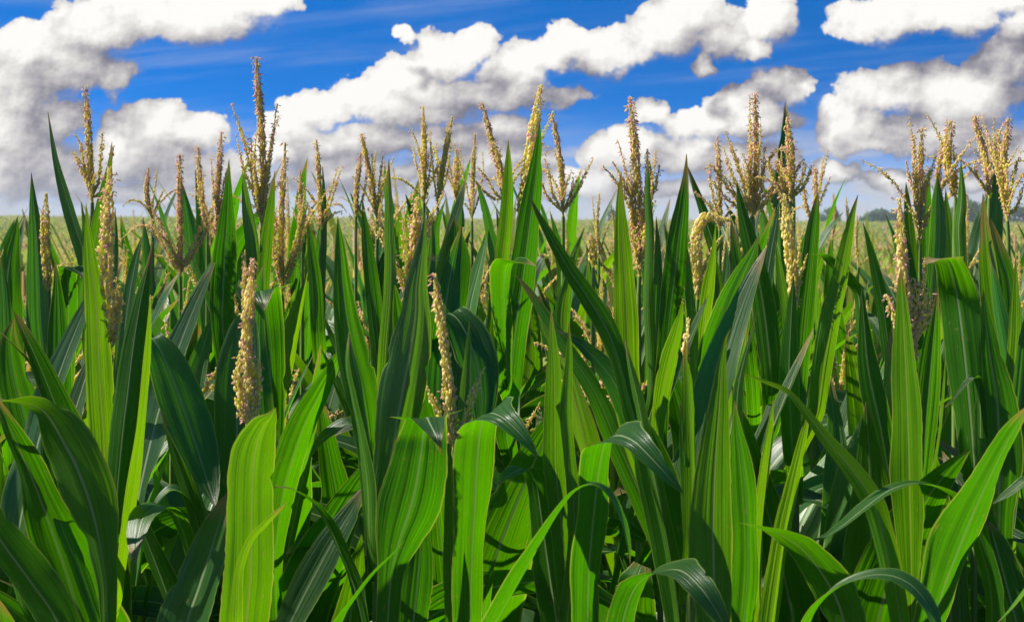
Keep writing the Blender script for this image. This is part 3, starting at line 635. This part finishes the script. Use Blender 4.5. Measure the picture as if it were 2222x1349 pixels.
    p.leaf([(1080,1052,4),(1105,1030,24),(1140,1016,32),(1163,1048,46),(1176,1130,58),(1190,1230,72),(1210,1360,76)], az=-125, d=1.9, lean=-.1, fold=.2); p.lower(1, 1.0)
    p = P(1282, 1.76, 'corn plant with an arched leaf pointing right and a thin ribbon leaf looping before it', (1284, 1300))
    p.leaf([(1485,1072,1,-.14),(1447,1030,30,-.14),(1410,990,46,-.13),(1375,957,54,-.11),(1340,945,60,-.07),(1314,962,64,-.02),(1301,1020,68),(1291,1100,68),(1280,1220,66),(1275,1360,60)], twist=-25, az=-48, fold=.2)
    p.leaf([(1367,1228,1),(1362,1180,13),(1346,1120,19),(1320,1072,21),(1285,1051,18),(1245,1068,18),(1205,1120,28),(1165,1190,40),(1120,1270,52),(1070,1360,54)], az=-25, d=1.62, join=False, fold=.3)
    p.lower(1, 1.0)
    p = P(1475, 2.02, 'corn plant with a very long blade running diagonally up to the left, pale midrib', (1478, 1200))
    p.leaf([(1150,427,1),(1165,460,11),(1195,515,22),(1235,585,34),(1275,645,42),(1312,705,46),(1338,765,42),(1354,820,40),(1372,890,48),(1398,960,68),(1424,1040,92),(1445,1130,96),(1462,1250,80),(1475,1360,60)], az=-104, fold=.3, rip=.03)
    p.leaf([(1119,596,1),(1150,635,15),(1187,690,25),(1235,765,32),(1290,850,42),(1330,940,52),(1380,1050,56),(1430,1170,50)], az=100, d=2.15); p.leaf([(1208,716,1),(1255,743,22),(1309,796,44),(1344,850,52),(1375,930,54),(1410,1040,50),(1440,1160,44)], az=110, d=2.08)
    p.leaf([(1356,735,1),(1366,790,13),(1382,860,24),(1398,940,26),(1420,1040,28)], az=-130, d=1.96, m=PALE, fold=.5); p.leaf([(1392,1225,40,-.1),(1378,1270,80,-.1),(1375,1340,96,-.06),(1400,1420,80)], az=-120, d=1.95, join=False); p.lower(1, 1.1)
    # ---- T21
    p = P(1386, 2.5, 'corn plant with a tall dense brown and yellow tassel between straight leaves', (1386, 640))
    p.tassel((1366,214), (1388,600), 21, .55, .2, 6, 16, .24, [[(1372,470),(1340,400),(1308,360)], [(1372,450),(1350,390),(1330,352)], [(1398,450),(1404,380),(1404,325)], [(1400,460),(1420,410),(1432,360)], [(1395,480),(1408,420),(1412,360)], [(1370,480),(1372,420),(1368,365)]], bend=[(1387,480),(1378,330)], green=.4)
    p.leaf([(1348,373,1),(1346,430,16),(1349,500,30),(1355,600,46),(1360,700,54),(1364,800,52),(1375,950,42)], az=-75, d=2.42, fold=.2, m=PALE)
    p.leaf([(1406,338,1),(1404,430,14),(1407,500,20),(1405,580,24),(1403,650,24),(1408,750,26),(1412,850,24)], az=-130, fold=.6, d=2.38, m=PALE); p.leaf([(1424,470,1),(1428,560,16),(1426,680,26),(1420,820,28)], az=80, d=2.5); p.lower(2, 1.35)
    p = P(1412, 2.75, 'corn plant with a smooth green unopened tassel wrapped by a narrow leaf', (1412, 560)); p.tassel((1409,348), (1411,500), 17, .02, 0, 0, green=.8); p.leaf([(1386,420,1),(1394,500,16),(1404,600,24),(1410,720,24)], az=90); p.lower(2, 1.4)
    p = P(1440, 2.3, 'corn plant without tassel, tall sunlit blade with a bright curved strip at its foot', (1432, 900))
    p.leaf([(1490,334,1),(1488,380,12),(1482,440,28),(1473,510,44),(1464,600,52),(1454,680,46),(1446,760,40),(1436,880,36)], az=-80, fold=.28)
    p.leaf([(1482,655,3),(1472,710,22),(1456,775,36),(1441,840,36),(1430,910,30),(1428,1000,28)], az=-50, d=2.18, m=PALE, fold=.2); p.lower(2, 1.3)
    p = P(1514, 2.4, 'corn plant with a thick cream tassel bent over sharply at the top', (1512, 690))
    p.tassel((1584,478), (1514,650), 27, .3, 0, 2, 8, .12, bend=[(1512,570),(1513,505),(1533,472)], green=.1)
    p.leaf([(1553,487,1),(1548,560,14),(1539,622,27),(1530,690,30),(1520,800,32)], az=-55, d=2.35, m=PALE); p.leaf([(1492,540,1),(1497,600,16),(1503,700,26),(1510,820,28)], az=-50, d=2.3, m=PALE)
    p.leaf([(1440,470,1),(1458,520,2),(1480,560,3)], az=0, join=False); p.lower(2, 1.35)
    p = P(1530, 2.2, 'corn plant with a large dark leaf slanting right, lit grey along its lower margin', (1530, 960))
    p.leaf([(1646,512,1),(1633,550,22),(1612,600,50),(1590,660,78),(1570,730,100),(1553,800,94),(1540,890,66),(1532,980,50)], az=105, fold=.22); p.leaf([(1622,705,2),(1614,780,16),(1600,840,26),(1580,920,28),(1560,1010,26)], az=-20, m=PALE, d=2.1); p.lower(2, 1.25)
    p = P(1498, 1.96, 'corn plant with a young ribbed tip just poking out of its rolled leaf', (1498, 880))
    p.tassel((1494,692), (1497,850), 13, .0, 0, 0, green=.05)
    p.leaf([(1487,735,2),(1491,790,18),(1496,850,26),(1499,950,30),(1502,1050,28),(1500,1160,24)], az=-60, m=PALE, fold=.6, d=1.94); p.leaf([(1476,870,1),(1482,950,16),(1488,1050,24),(1494,1160,24)], d=2.0, az=80); p.lower(1, 1.0)
    p = P(1560, 1.76, 'corn plant without tassel, wide sunlit spear leaf with a bent brown tip in front', (1562, 1180))
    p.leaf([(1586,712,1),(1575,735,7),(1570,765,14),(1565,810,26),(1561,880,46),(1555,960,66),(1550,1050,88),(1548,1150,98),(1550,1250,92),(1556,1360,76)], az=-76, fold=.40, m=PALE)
    p.leaf([(1594,868,1),(1600,930,24),(1610,1000,46),(1618,1080,58),(1622,1160,58),(1622,1250,62),(1612,1360,60)], az=-55, d=1.84, fold=.25); p.lower(1, 1.0)
    p = P(1655, 1.92, 'corn plant with a pale needle leaf and a yellow lit leaf narrowing to a point', (1655, 1240))
    p.leaf([(1678,868,1),(1673,940,15),(1663,1020,24),(1652,1120,28),(1645,1230,32)], az=-40, m=PALE, fold=.4); p.leaf([(1757,888,2),(1746,940,17),(1731,1010,26),(1716,1080,32),(1702,1150,38),(1687,1250,42),(1672,1360,42)], az=-60, d=1.9, m=PALE, fold=.4)
    p.leaf([(1640,690,1),(1612,790,14),(1600,860,24),(1600,960,26),(1610,1080,28)], d=2.05, az=-120); p.lower(1, 1.0)
    p = P(1470, 1.56, 'corn plant at the bottom edge with one leaf arched like a bridge', (1440, 1400))
    p.leaf([(1600,1410,3,-.1),(1555,1325,42,-.1),(1518,1272,58,-.09),(1477,1238,56,-.06),(1428,1242,50,-.02),(1386,1266,50),(1358,1325,60),(1340,1420,66)], twist=-25, az=-55, fold=.2, join=False); p.lower(1, .9)
    # ---- twin spikes
    p = P(1636, 2.85, 'corn plant with twin upright spikes over a wide pink flowering fan', (1634, 500))
    p.tassel((1638,204), (1634,470), 15, .7, .2, 13, 30, .19, [[(1630,400),(1628,300),(1627,209)], [(1610,430),(1585,370),(1570,318)], [(1612,440),(1580,410),(1545,358),(1532,372)], [(1618,420),(1602,360),(1586,312)], [(1610,450),(1590,410),(1570,380)], [(1650,420),(1655,370),(1658,320)], [(1660,440),(1680,400),(1668,345)], [(1606,450),(1575,430),(1548,395),(1538,400)]], green=.25, bth=.0038)
    p.leaf([(1598,393,1),(1608,450,18),(1625,520,36),(1645,600,46),(1660,690,52),(1672,800,50)], az=-110, d=2.5); p.leaf([(1690,440,1),(1682,500,16),(1668,580,26),(1655,680,28)], d=2.7, az=60); p.leaf([(1585,470,1),(1596,540,20),(1612,640,30),(1625,760,32)], d=2.6, az=-90); p.lower(2, 1.4)
    p = P(1714, 2.8, 'corn plant with a stout rosy brown spike and upswept twiggy side branches', (1716, 480))
    p.tassel((1707,257), (1716,440), 20, .6, .3, 8, 24, .18, [[(1735,400),(1745,370),(1744,345)], [(1740,410),(1755,380),(1762,352)], [(1698,400),(1690,370),(1682,350)], [(1690,410),(1675,380),(1664,340)]])
    p.leaf([(1692,420,1),(1700,500,14),(1708,600,26),(1714,720,28)], az=-90, m=PALE); p.lower(2, 1.4)
    p = P(1726, 2.25, 'corn plant with a thick golden tassel held upright among smooth tall leaves', (1726, 720))
    p.tassel((1703,425), (1724,680), 28, .15, 0, 6, 9, .17, bend=[(1718,580),(1709,500)], green=.15)
    p.leaf([(1775,416,1),(1770,460,20),(1763,520,32),(1756,600,36),(1746,700,42),(1736,820,40)], az=-80, d=2.35); p.leaf([(1683,523,1),(1692,580,15),(1703,650,22),(1713,740,26),(1722,860,26)], az=-60, d=2.2, m=PALE)
    p.leaf([(1862,422,1),(1850,468,14),(1836,540,30),(1821,620,40),(1804,700,46),(1790,780,46),(1776,880,42)], az=-75, fold=.42, m=PALE); p.leaf([(1757,551,1),(1785,556,16),(1806,575,22),(1834,602,24),(1862,642,22),(1866,720,24)], az=-150, d=2.3, join=False)
    p.leaf([(1722,600,2),(1716,700,30),(1712,820,44),(1718,950,44)], d=2.15, az=-100); p.lower(2, 1.3)
    p = P(1940, 2.6, 'corn plant with a single narrow leaf bowed left before the tan field', (1938, 800)); p.leaf([(1873,484,1),(1889,540,15),(1903,600,24),(1915,660,28),(1926,740,30),(1935,830,30)], az=-100); p.leaf([(1830,460,1),(1800,500,16),(1770,550,20),(1745,600,20)], az=20, d=2.7, join=False); p.lower(2, 1.3)
    # ---- J, K right front
    p = P(1976, 1.92, 'corn plant with a fluffy pink and cream tassel parted by a bright front leaf', (1978, 860))
    p.tassel((1951,432), (1980,800), 25, .8, 0, 0, 20, .2, [[(1962,740),(1940,690),(1924,640)], [(1985,720),(2005,660),(2003,582)], [(1985,740),(2012,690),(2022,640)], [(1972,720),(1960,650),(1948,606)], [(1982,730),(1990,660),(1985,605)], [(1978,730),(1975,650),(1966,600)]], bend=[(1968,680),(1958,560)], green=.1, bth=.0044)
    p.leaf([(1955,578,1),(1956,620,16),(1959,680,30),(1963,750,46),(1967,830,58),(1970,900,62),(1973,1000,66),(1975,1110,62),(1978,1260,44)], az=-58, m=PALE, fold=.16, d=1.86)
    p.leaf([(2035,620,1),(2030,680,20),(2023,760,42),(2015,850,54),(2006,950,50),(1997,1060,42),(1988,1180,34)], az=-80, d=1.94, fold=.3); p.leaf([(2052,770,2),(2050,840,18),(2044,910,24),(2032,1000,24),(2016,1090,20)], az=-20, d=1.9, m=PALE)
    p.leaf([(1869,623,1),(1875,700,24),(1882,780,44),(1894,850,54),(1910,920,52),(1926,1010,42),(1945,1120,32)], az=-100, d=2.12, fold=.35); p.leaf([(1942,690,2),(1935,760,26),(1934,860,34),(1945,980,34)], d=2.25, az=90, m=PALE); p.lower(1, 1.0)
    p = P(1956, 1.82, 'corn plant with a thin tipped blade drooping left across its neighbours, sunlit olive', (1958, 1380))
    p.leaf([(1613,811,1),(1660,828,8),(1710,850,12),(1745,890,19),(1795,955,30),(1850,1020,42),(1895,1090,50),(1920,1170,50),(1940,1260,48),(1957,1370,42)], az=-98, fold=.42, m=PALE); p.lower(1, 1.0)
    p = P(1850, 1.76, 'corn plant with a broad dark leaf bending left, its bright spine turned to the sky', (1840, 1380))
    p.leaf([(1602,1133,1),(1640,1142,16),(1690,1158,38),(1740,1190,60),(1785,1245,80),(1820,1310,92),(1845,1400,80)], az=-118, fold=.2, lean=-.08); p.lower(1, 1.0)
    p = P(2140, 1.84, 'corn plant with a leaf arching far left in a shallow bow to a brown tip', (2140, 1280))
    p.leaf([(1750,1175,1),(1785,1166,9),(1830,1138,17),(1880,1098,23),(1930,1063,24),(1980,1048,22),(2030,1056,24),(2075,1085,34),(2110,1135,40),(2138,1220,40)], az=-160, fold=.25, lean=-.1); p.lower(1, 1.0)
    p = P(1880, 1.56, 'corn plant at the bottom edge with a thin leaf looping over to the right', (1740, 1420))
    p.leaf([(2045,1400,6),(2022,1330,30),(1992,1282,36),(1952,1254,34),(1906,1246,28),(1856,1256,28),(1806,1284,34),(1766,1328,38),(1736,1400,40)], twist=-20, az=-35, fold=.2, lean=-.06, join=False); p.lower(1, .9)
    p = P(2010, 1.75, 'corn plant with a wide sunlit leaf sweeping up to the right edge', (2010, 1400))
    p.leaf([(2245,868,3),(2205,925,38),(2172,985,58),(2140,1050,80),(2108,1120,94),(2076,1200,98),(2046,1280,84),(2018,1370,60)], az=-48, fold=.22); p.lower(1, 1.0)
    # ---- right edge
    p = P(2112, 2.2, 'corn plant without tassel whose big leaf folds over at the top with a pale flap', (2114, 900))
    p.leaf([(2001,574,1,-.05),(2030,562,22,-.05),(2058,572,56,-.03),(2076,640,80),(2090,740,88),(2104,880,80),(2114,1010,60)], az=-125, d=2.15, fold=.25); p.leaf([(2050,884,1),(2070,865,6),(2095,832,10),(2116,820,16),(2125,860,22),(2128,950,26)], az=-150, d=2.05, join=False); p.lower(2, 1.25)
    p = P(1996, 2.7, 'corn plant with a bristling brown tassel of many short branches and a pointed tip', (1996, 560))
    p.tassel((2001,279), (1996,530), 19, .5, .25, 10, 20, .24, [[(1985,430),(1972,380),(1966,350)], [(2005,430),(2018,380),(2030,340)], [(1990,440),(1985,390),(1978,350)]], green=.3)
    p.leaf([(1966,395,1),(1970,450,16),(1978,540,24),(1988,660,28)], az=-90, m=PALE); p.leaf([(2034,378,1),(2034,440,27),(2034,500,36),(2030,570,36),(2020,700,34)], az=90, d=2.6); p.leaf([(1950,440,1),(1962,520,18),(1978,620,30),(1990,740,32)], d=2.6, az=-100); p.lower(2, 1.4)
    p = P(2072, 2.75, 'corn plant with a heavy orange tipped spike clasped by a smooth rolled leaf', (2072, 470))
    p.tassel((2062,264), (2074,430), 23, .7, .05, 4, 12, .2, green=.45); p.leaf([(2085,348,1),(2086,430,20),(2080,500,28),(2084,600,28),(2080,720,28)], az=-130, fold=.55, d=2.6, m=PALE); p.leaf([(2052,410,1),(2058,500,26),(2066,600,34),(2070,720,32)], d=2.8, m=PALE); p.lower(2, 1.4)
    p = P(2146, 2.9, 'corn plant with a lilac tipped spike leaning left by the right border', (2146, 470))
    p.tassel((2115,253), (2147,430), 16, .7, .1, 8, 26, .17, [[(2130,400),(2118,370),(2115,345)]], bend=[(2140,350),(2124,290)]); p.leaf([(2154,325,1),(2163,400,20),(2160,490,30),(2154,600,30)], az=80); p.leaf([(2150,474,1),(2166,540,32),(2185,600,42),(2195,690,46),(2200,800,42)], d=2.5, az=-90); p.lower(2, 1.4)
    p = P(2190, 2.7, 'corn plant with the outermost straight golden spike close to the right border', (2188, 520))
    p.tassel((2188,258), (2186,480), 19, .5, .15, 9, 20, .22, [[(2205,450),(2215,420),(2222,400)]]); p.leaf([(2133,419,1),(2138,480,17),(2146,560,36),(2158,650,48),(2174,740,56),(2188,830,54),(2200,930,46)], az=-60, d=2.4, m=PALE, fold=.36); p.lower(2, 1.35)
    p = P(2168, 2.05, 'corn plant with a very wide dark gold edged leaf ending in a long needle', (2166, 1100))
    p.leaf([(2134,626,1),(2140,700,28),(2150,780,54),(2162,850,78),(2166,900,96),(2170,1000,102),(2167,1110,72)], az=-90, fold=.2); p.leaf([(2204,556,1),(2204,650,19),(2201,750,26),(2190,880,30)], d=2.15, az=-70, m=PALE); p.leaf([(2236,640,1),(2225,740,30),(2215,860,40),(2200,990,40)], d=2.1, az=80); p.lower(1, 1.1)
    p = P(2200, 1.72, 'corn plant in the corner with a rusty edged tip slanting across the lower right', (2230, 1400))
    p.leaf([(2146,1130,2),(2160,1180,54),(2182,1260,84),(2208,1360,84)], az=-95, d=1.86); p.leaf([(2160,1354,3),(2188,1322,17),(2215,1285,24),(2245,1250,28),(2270,1290,30)], az=-30, d=1.58, join=False, m=PALE); p.leaf([(2155,1092,2),(2195,1066,18),(2235,1040,20),(2280,1060,22)], az=-160, d=1.95, join=False); p.lower(1, 1.0)
heroes()


# ------------------------------------------------------------------ plants of the inner rows
def tassel_variants():
    out = []
    for k in range(7):
        r = random.Random(300 + k); lean = (r.uniform(-.05, .05), r.uniform(-.04, .04))
        C = catmull([(0, 0, 0), (lean[0] * .3, lean[1] * .3, .14), (lean[0], lean[1], r.uniform(.26, .34))], 16)
        sp = spike_mesh('central_spike', C, r.uniform(.0055, .0072), .0078, 5, .0100, r.uniform(.2, .8), r.uniform(0, .3), .05, None, r.uniform(.15, .5))
        br = []
        for j in range(r.randint(4, 8)):
            a = j * 2.4 + r.uniform(-.4, .4); s = R(r.uniform(15, 48))
            br.append(spike_mesh('branch', arc((0, 0, .01 * j), (math.cos(a) * math.sin(s), math.sin(a) * math.sin(s), math.cos(s)), r.uniform(.14, .24), r.uniform(-.1, 1.5), 10), .0036, .0095, 3, .0115, r.uniform(.2, .8), .1, .1, None, .3))
        out.append((sp, br))
    return out
TV = tassel_variants()
NECK = tube_mesh('tassel', [(0, 0, -.10), (0, 0, -.05), (0, 0, .01)], [.0045, .0042, .0038], 6, STALK)
STALKS = [tube_mesh('stalk', np.stack([.02 * np.sin(np.linspace(0, 3, 14) + k), .02 * np.cos(np.linspace(0, 2, 14) + k), np.linspace(-.05, 1, 14)], 1), np.linspace(.0125, .005, 14), 7, STALK) for k in range(3)]

def inner_plant(x, y, top, label, group, nl=7, tas=True, ls=1.0):
    z0 = float(gz(x, y)); H = top - z0 - (.30 if tas else .42)                       # stalk height below the tassel
    root = thing('corn_plant', label, 'corn plant', (x, y, z0), group)
    st = link('stalk', rnd.choice(STALKS), root); st.scale = (1, 1, H)
    a0 = rnd.uniform(0, 360)
    for i in range(nl):
        z = H - (.22 if tas else .10) - i * rnd.uniform(.085, .125)
        k = rnd.choice((0, 1, 2)) if i < 3 else rnd.choice((3, 4, 5, 2)) if i < 5 else rnd.choice((5, 6, 7, 8, 9, 10, 11))
        rand_leaf(root, (.01, 0, z), a0 + 180 * (i % 2) + rnd.uniform(-35, 35), k, ls * rnd.uniform(.85, 1.12))
    if tas:
        sp, br = rnd.choice(TV)
        t = link('tassel', NECK, root, (0, 0, H), rnd.uniform(0, 6.28)); s = rnd.uniform(.85, 1.1); t.scale = (s, s, s)
        link('central_spike', sp, t)
        for b in br: link('branch', b, t)
    return root

def inner_rows():
    GAPS = [(0, 165, 4.2), (1800, 1945, 3.0), (1262, 1335, 4.0)]    # columns where the photo looks through to the far field
    y = 2.2
    while y < 6.6:
        half = .40 * y + .45; x = -half - .8 + rnd.uniform(0, .2)
        while x < half:
            xx = x + rnd.uniform(-.05, .05); yy = y + rnd.uniform(-.10, .10)
            px = 1111 + xx / yy * F
            row = rnd.uniform(430, 575) if yy > 3 else rnd.uniform(600, 740)
            if yy > 3.7 and rnd.random() < .34 and (270 < px < 1180 or 1470 < px < 1780 or px > 1960): row = rnd.uniform(325, 430)
            lim = [g for g in GAPS if g[0] < px < g[1]]
            if lim: row = rnd.uniform(640, 720) if yy < 4 else rnd.uniform(585, 640)
            top = CZ - (row - HY) / F * yy
            inner_plant(xx, yy, top, 'corn plant in the thick of the rows, partly hidden by the leaves before it', 'corn plants in the inner rows', 11 if yy < 3 else 11 if yy < 4.5 else 9, tas=yy > 2.8, ls=1.2 if yy < 3 else 1.15)
            x += rnd.uniform(.19, .28) * (1.6 if x < -half else 1 if y < 3.4 else 1.3)
        y += .66
inner_rows()

def understory():
    for y, sp, lo, hi in ((2.12, .23, 880, 1080), (2.5, .21, 760, 950)):
        x = -.40 * y - .35
        while x < .40 * y + .35:
            xx, yy = x + rnd.uniform(-.05, .05), y + rnd.uniform(-.06, .06); row = rnd.uniform(lo, hi)
            inner_plant(xx, yy, CZ - (row - HY) / F * yy, 'short tassel-less corn plant filling the shaded gaps low between the front stalks', 'short corn plants low between the front stalks', 7, False, 1.1)
            x += sp * rnd.uniform(.8, 1.2)
understory()


# ------------------------------------------------------------------ the field further back
def coarse_plant_mesh(k, tw=1.0):
    r = np.random.default_rng(700 + k); V = []; Q = []; M = []
    def blade(b, d, L, w, droop, mi, n=5):
        C = arc(b, d, L, droop, n); W = np.cross(d, (0, 0, 1.0)); W /= np.linalg.norm(W) + 1e-9; o = len(V)
        for i, c in enumerate(C):
            ww = w * min(1, .6 + i) * (1 - i / (n - 1)) ** .7 + .001; V.append(c - W * ww); V.append(c + W * ww)
        for i in range(n - 1): Q.append((o + 2 * i, o + 2 * i + 1, o + 2 * i + 3, o + 2 * i + 2)); M.append(mi)
    for i in range(8):
        a = i * np.pi + r.normal(0, .6); s = .3 if i < 3 else .55; z = 1.72 - i * .15
        blade((0, 0, z), np.array((math.cos(a) * s, math.sin(a) * s, 1)), r.uniform(.5, .8), .04, 1.0 if i < 3 else 3.2, 0)
    blade((0, 0, 0), np.array((.001, 0, 1)), 1.8, .011, 0, 3, 3)
    for i in range(7):
        a = r.uniform(0, 6.28); s = 0 if i == 0 else r.uniform(.2, .6); L = .34 if i == 0 else .2
        for q in (0, 1.57):
            d = np.array((math.cos(a) * s, math.sin(a) * s, 1)); C = arc((0, 0, 1.76), d, L, .4 if i else 0, 4); o = len(V)
            W = np.array((math.cos(a + q), math.sin(a + q), 0)) * tw * (.015 if i == 0 else .013)
            for c in C: V.append(c - W); V.append(c + W)
            for j in range(3): Q.append((o + 2 * j, o + 2 * j + 1, o + 2 * j + 3, o + 2 * j + 2)); M.append(1 if r.uniform() < .6 else 2)
    return np.array(V), np.array(Q), np.array(M)
FAR_LEAF = plain('far_corn_leaf', (.26, .34, .06), .6, (.42, .52, .05), .4, .15, 8)
FAR_TAS = plain('far_tassel', (.95, .66, .27), .7, (1, .72, .27), .45, .15, 12)
CP = [coarse_plant_mesh(k) for k in range(6)]
CPM = [mesh_np('corn_plant', V, Q, [FAR_LEAF, FAR_TAS, ANTHER, STALK], M, smooth=False) for V, Q, M in [coarse_plant_mesh(k, .42) for k in range(6)]]
def middle_rows():
    y = 6.9; n = 0
    while y < 14.5:
        half = .40 * y + .3; x = -half + rnd.uniform(0, .4)
        while x < half:
            xx = x + rnd.uniform(-.1, .1); yy = y + rnd.uniform(-.15, .15); px = 1111 + xx / yy * F
            o = bpy.data.objects.new('corn_plant', rnd.choice(CPM)); COL.objects.link(o)
            z0 = float(gz(xx, yy)); row = 500 + rnd.uniform(-10, 60)
            if px < 190 or 1790 < px < 1950 or 1255 < px < 1345: row = 545 + rnd.uniform(0, 45)
            o.location = (xx, yy, z0); o.rotation_euler = (0, 0, rnd.uniform(0, 6.28)); s = (CZ - (row - HY) / F * yy - z0) / 2.1; o.scale = (1, 1, s)
            tag(o, 'small corn plant a dozen steps off, seen through gaps between near plants', 'corn plant', 'corn plants behind the inner rows'); n += 1
            x += rnd.uniform(.42, .62) * (1 + (y - 7) * .06)
        y += .95
middle_rows()

def far_field():
    Vs, Qs, Ms, o = [], [], [], 0
    for y0, y1, n, sx in ((14.5, 26, 1500, 1.0), (26, 50, 1900, 1.35), (50, 100, 2600, 2.2), (100, 232, 3600, 4.2)):
        y = np.sqrt(rng.uniform(y0 ** 2, y1 ** 2, n)); x = rng.uniform(-1, 1, n) * (.40 * y + 2)
        y = np.where(y > 26, y, np.round(y / .8) * .8 + rng.normal(0, .08, n))
        z = gz(x, y); a = rng.uniform(0, 6.28, n); kk = rng.integers(0, 6, n); s = rng.uniform(.92, 1.06, n)
        for k in range(6):
            V, Q, M = CP[k]; w = kk == k; m = int(w.sum()); c, sn = np.cos(a[w])[:, None], np.sin(a[w])[:, None]
            if sx > 2:                                  # far away: drop the lower leaves
                keep = V[Q].reshape(len(Q), 4, 3)[:, :, 2].max(1) > 1.45; Qk, Mk = Q[keep], M[keep]
            else: Qk, Mk = Q, M
            if sx > 4: Mk = np.where((Mk == 1) & (rng.uniform(size=len(Mk)) < .6), 0, Mk)
            P = np.stack([(V[None, :, 0] * c - V[None, :, 1] * sn) * sx + x[w][:, None], (V[None, :, 0] * sn + V[None, :, 1] * c) * sx + y[w][:, None], V[None, :, 2] * s[w][:, None] + z[w][:, None]], 2)
            Vs.append(P.reshape(-1, 3)); Qs.append((Qk[None] + (np.arange(m) * len(V))[:, None, None]).reshape(-1, 4) + o); Ms.append(np.tile(Mk, m)); o += m * len(V)
    # the closed canopy below the tassels
    ys = np.concatenate([np.linspace(14, 60, 60), np.linspace(61.5, 236, 90)]); xs = np.linspace(-1, 1, 90)
    X = xs[None] * (.46 * ys[:, None] + 4); Y = ys[:, None] + 0 * X
    Z = gz(X, Y) + 1.45 + rng.normal(0, .12, X.shape); i = np.arange(len(ys) - 1)[:, None] * 90 + np.arange(89)[None]
    Qs.append(np.stack([i, i + 1, i + 91, i + 90], 2).reshape(-1, 4) + o); Vs.append(np.stack([X, Y, Z], 2).reshape(-1, 3)); Ms.append(np.zeros(149 * 89, int))
    me = mesh_np('corn_field', np.concatenate(Vs), np.concatenate(Qs), [FAR_LEAF, FAR_TAS, ANTHER, STALK], np.concatenate(Ms), smooth=False)
    tag(link('corn_field', me), 'far slope of ripening corn, tan tassels over green', 'corn field', kind='stuff')
far_field()

# ------------------------------------------------------------------ trees beyond the crest
TREE_LEAF = plain('tree_foliage', (.055, .13, .04), .7, (.10, .24, .04), .3, .5, .6)
BARK = plain('tree_bark', (.09, .07, .05), .9)
def tree(px, d, top, wide, label, seed, low=490):
    r = np.random.default_rng(seed); b = at(px, HY, d); x = b[0]; z0 = float(gz(x, d)); H = CZ - (top - HY) / F * d - z0; w = wide / F * d * .5
    root = thing('tree', label, 'tree', (x, d, z0), 'trees beyond the far crest')
    link('trunk', tube_mesh('trunk', [(0, 0, -.3), (.1, 0, H * .3), (0, .1, H * .6), (0, 0, H * .85)], [.35, .28, .18, .06], 8, BARK), root)
    n = 1500; k = 9
    cen = np.stack([r.normal(0, .42, k) * w, r.normal(0, .42, k) * w, H * r.uniform(.35, .82, k)], 1); rad = r.uniform(.35, .6, k) * w
    cen[0] = (0, 0, H * .72); rad[0] = w * .7
    q = r.integers(0, k, n); u = r.normal(size=(n, 3)); u /= np.linalg.norm(u, axis=1)[:, None]
    p = cen[q] + u * (rad[q] * r.uniform(.55, 1.05, n))[:, None] * np.array((1, 1, min(1.6, H * .36 / w)))
    p[:, 2] = np.clip(p[:, 2], H * .1, H); T = r.normal(size=(n, 3)); T /= np.linalg.norm(T, axis=1)[:, None]; A = np.cross(T, u + .1); A /= np.linalg.norm(A, axis=1)[:, None]
    s = (r.uniform(.30, .62, n) * w * .22)[:, None]
    V = np.stack([p - T * s, p + A * s * .6, p + T * s, p - A * s * .6], 1).reshape(-1, 3); Q = np.arange(n * 4).reshape(-1, 4)
    link('crown', mesh_np('crown', V, Q, [TREE_LEAF], smooth=False), root)
for i, (px, d, top, w, lab) in enumerate((
    (1885, 290, 462, 44, 'low rounded tree at the left end of the long clump on the skyline'), (1912, 300, 453, 46, 'tallest tree of the long clump on the skyline, dense blue green crown'), (1938, 295, 455, 44, 'broad tree in the middle of the long clump on the skyline'), (1962, 305, 460, 46, 'tree at the right end of the long clump, half behind a pink tassel'),
    (1798, 290, 450, 40, 'bushy blue green tree just left of a slanting pale blade on the skyline'), (1776, 310, 460, 30, 'smaller tree tucked behind a leaf by the short pink spike'), (1815, 300, 463, 26, 'narrow low tree beside the lone brown spike on the skyline'),
    (2105, 280, 436, 60, 'large dark tree rising between two tassels near the right border'), (2135, 295, 448, 44, 'tree partly hidden by the lilac tipped spike'), (2212, 285, 446, 50, 'tree crown touching the right border of the view'), (2025, 300, 462, 40, 'low tree hidden behind the bristling brown tassel'),
    (1327, 290, 446, 22, 'small lone tree on the skyline near the hair thin pink spike'))):
    tree(px, d, top - 2, w * 1.25, lab, 40 + i)

# ------------------------------------------------------------------ summer haze over the far field
def haze():
    x, y0, y1, z0, z1 = 720, -70, 920, -6.5, 9.5
    V = [(a, b, c) for a in (-x, x) for b in (y0, y1) for c in (z0, z1)]
    Q = [(0, 1, 3, 2), (4, 6, 7, 5), (0, 4, 5, 1), (2, 3, 7, 6), (0, 2, 6, 4), (1, 5, 7, 3)]
    m, g, out = mat('haze'); pv = g.new('ShaderNodeVolumePrincipled'); pv.inputs['Color'].default_value = (.80, .90, 1, 1); pv.inputs['Density'].default_value = .0007
    g.l.new(pv.outputs[0], out.inputs['Volume'])
    tag(link('haze', mesh_np('haze', V, Q, [m], smooth=False)), kind='stuff')
haze()
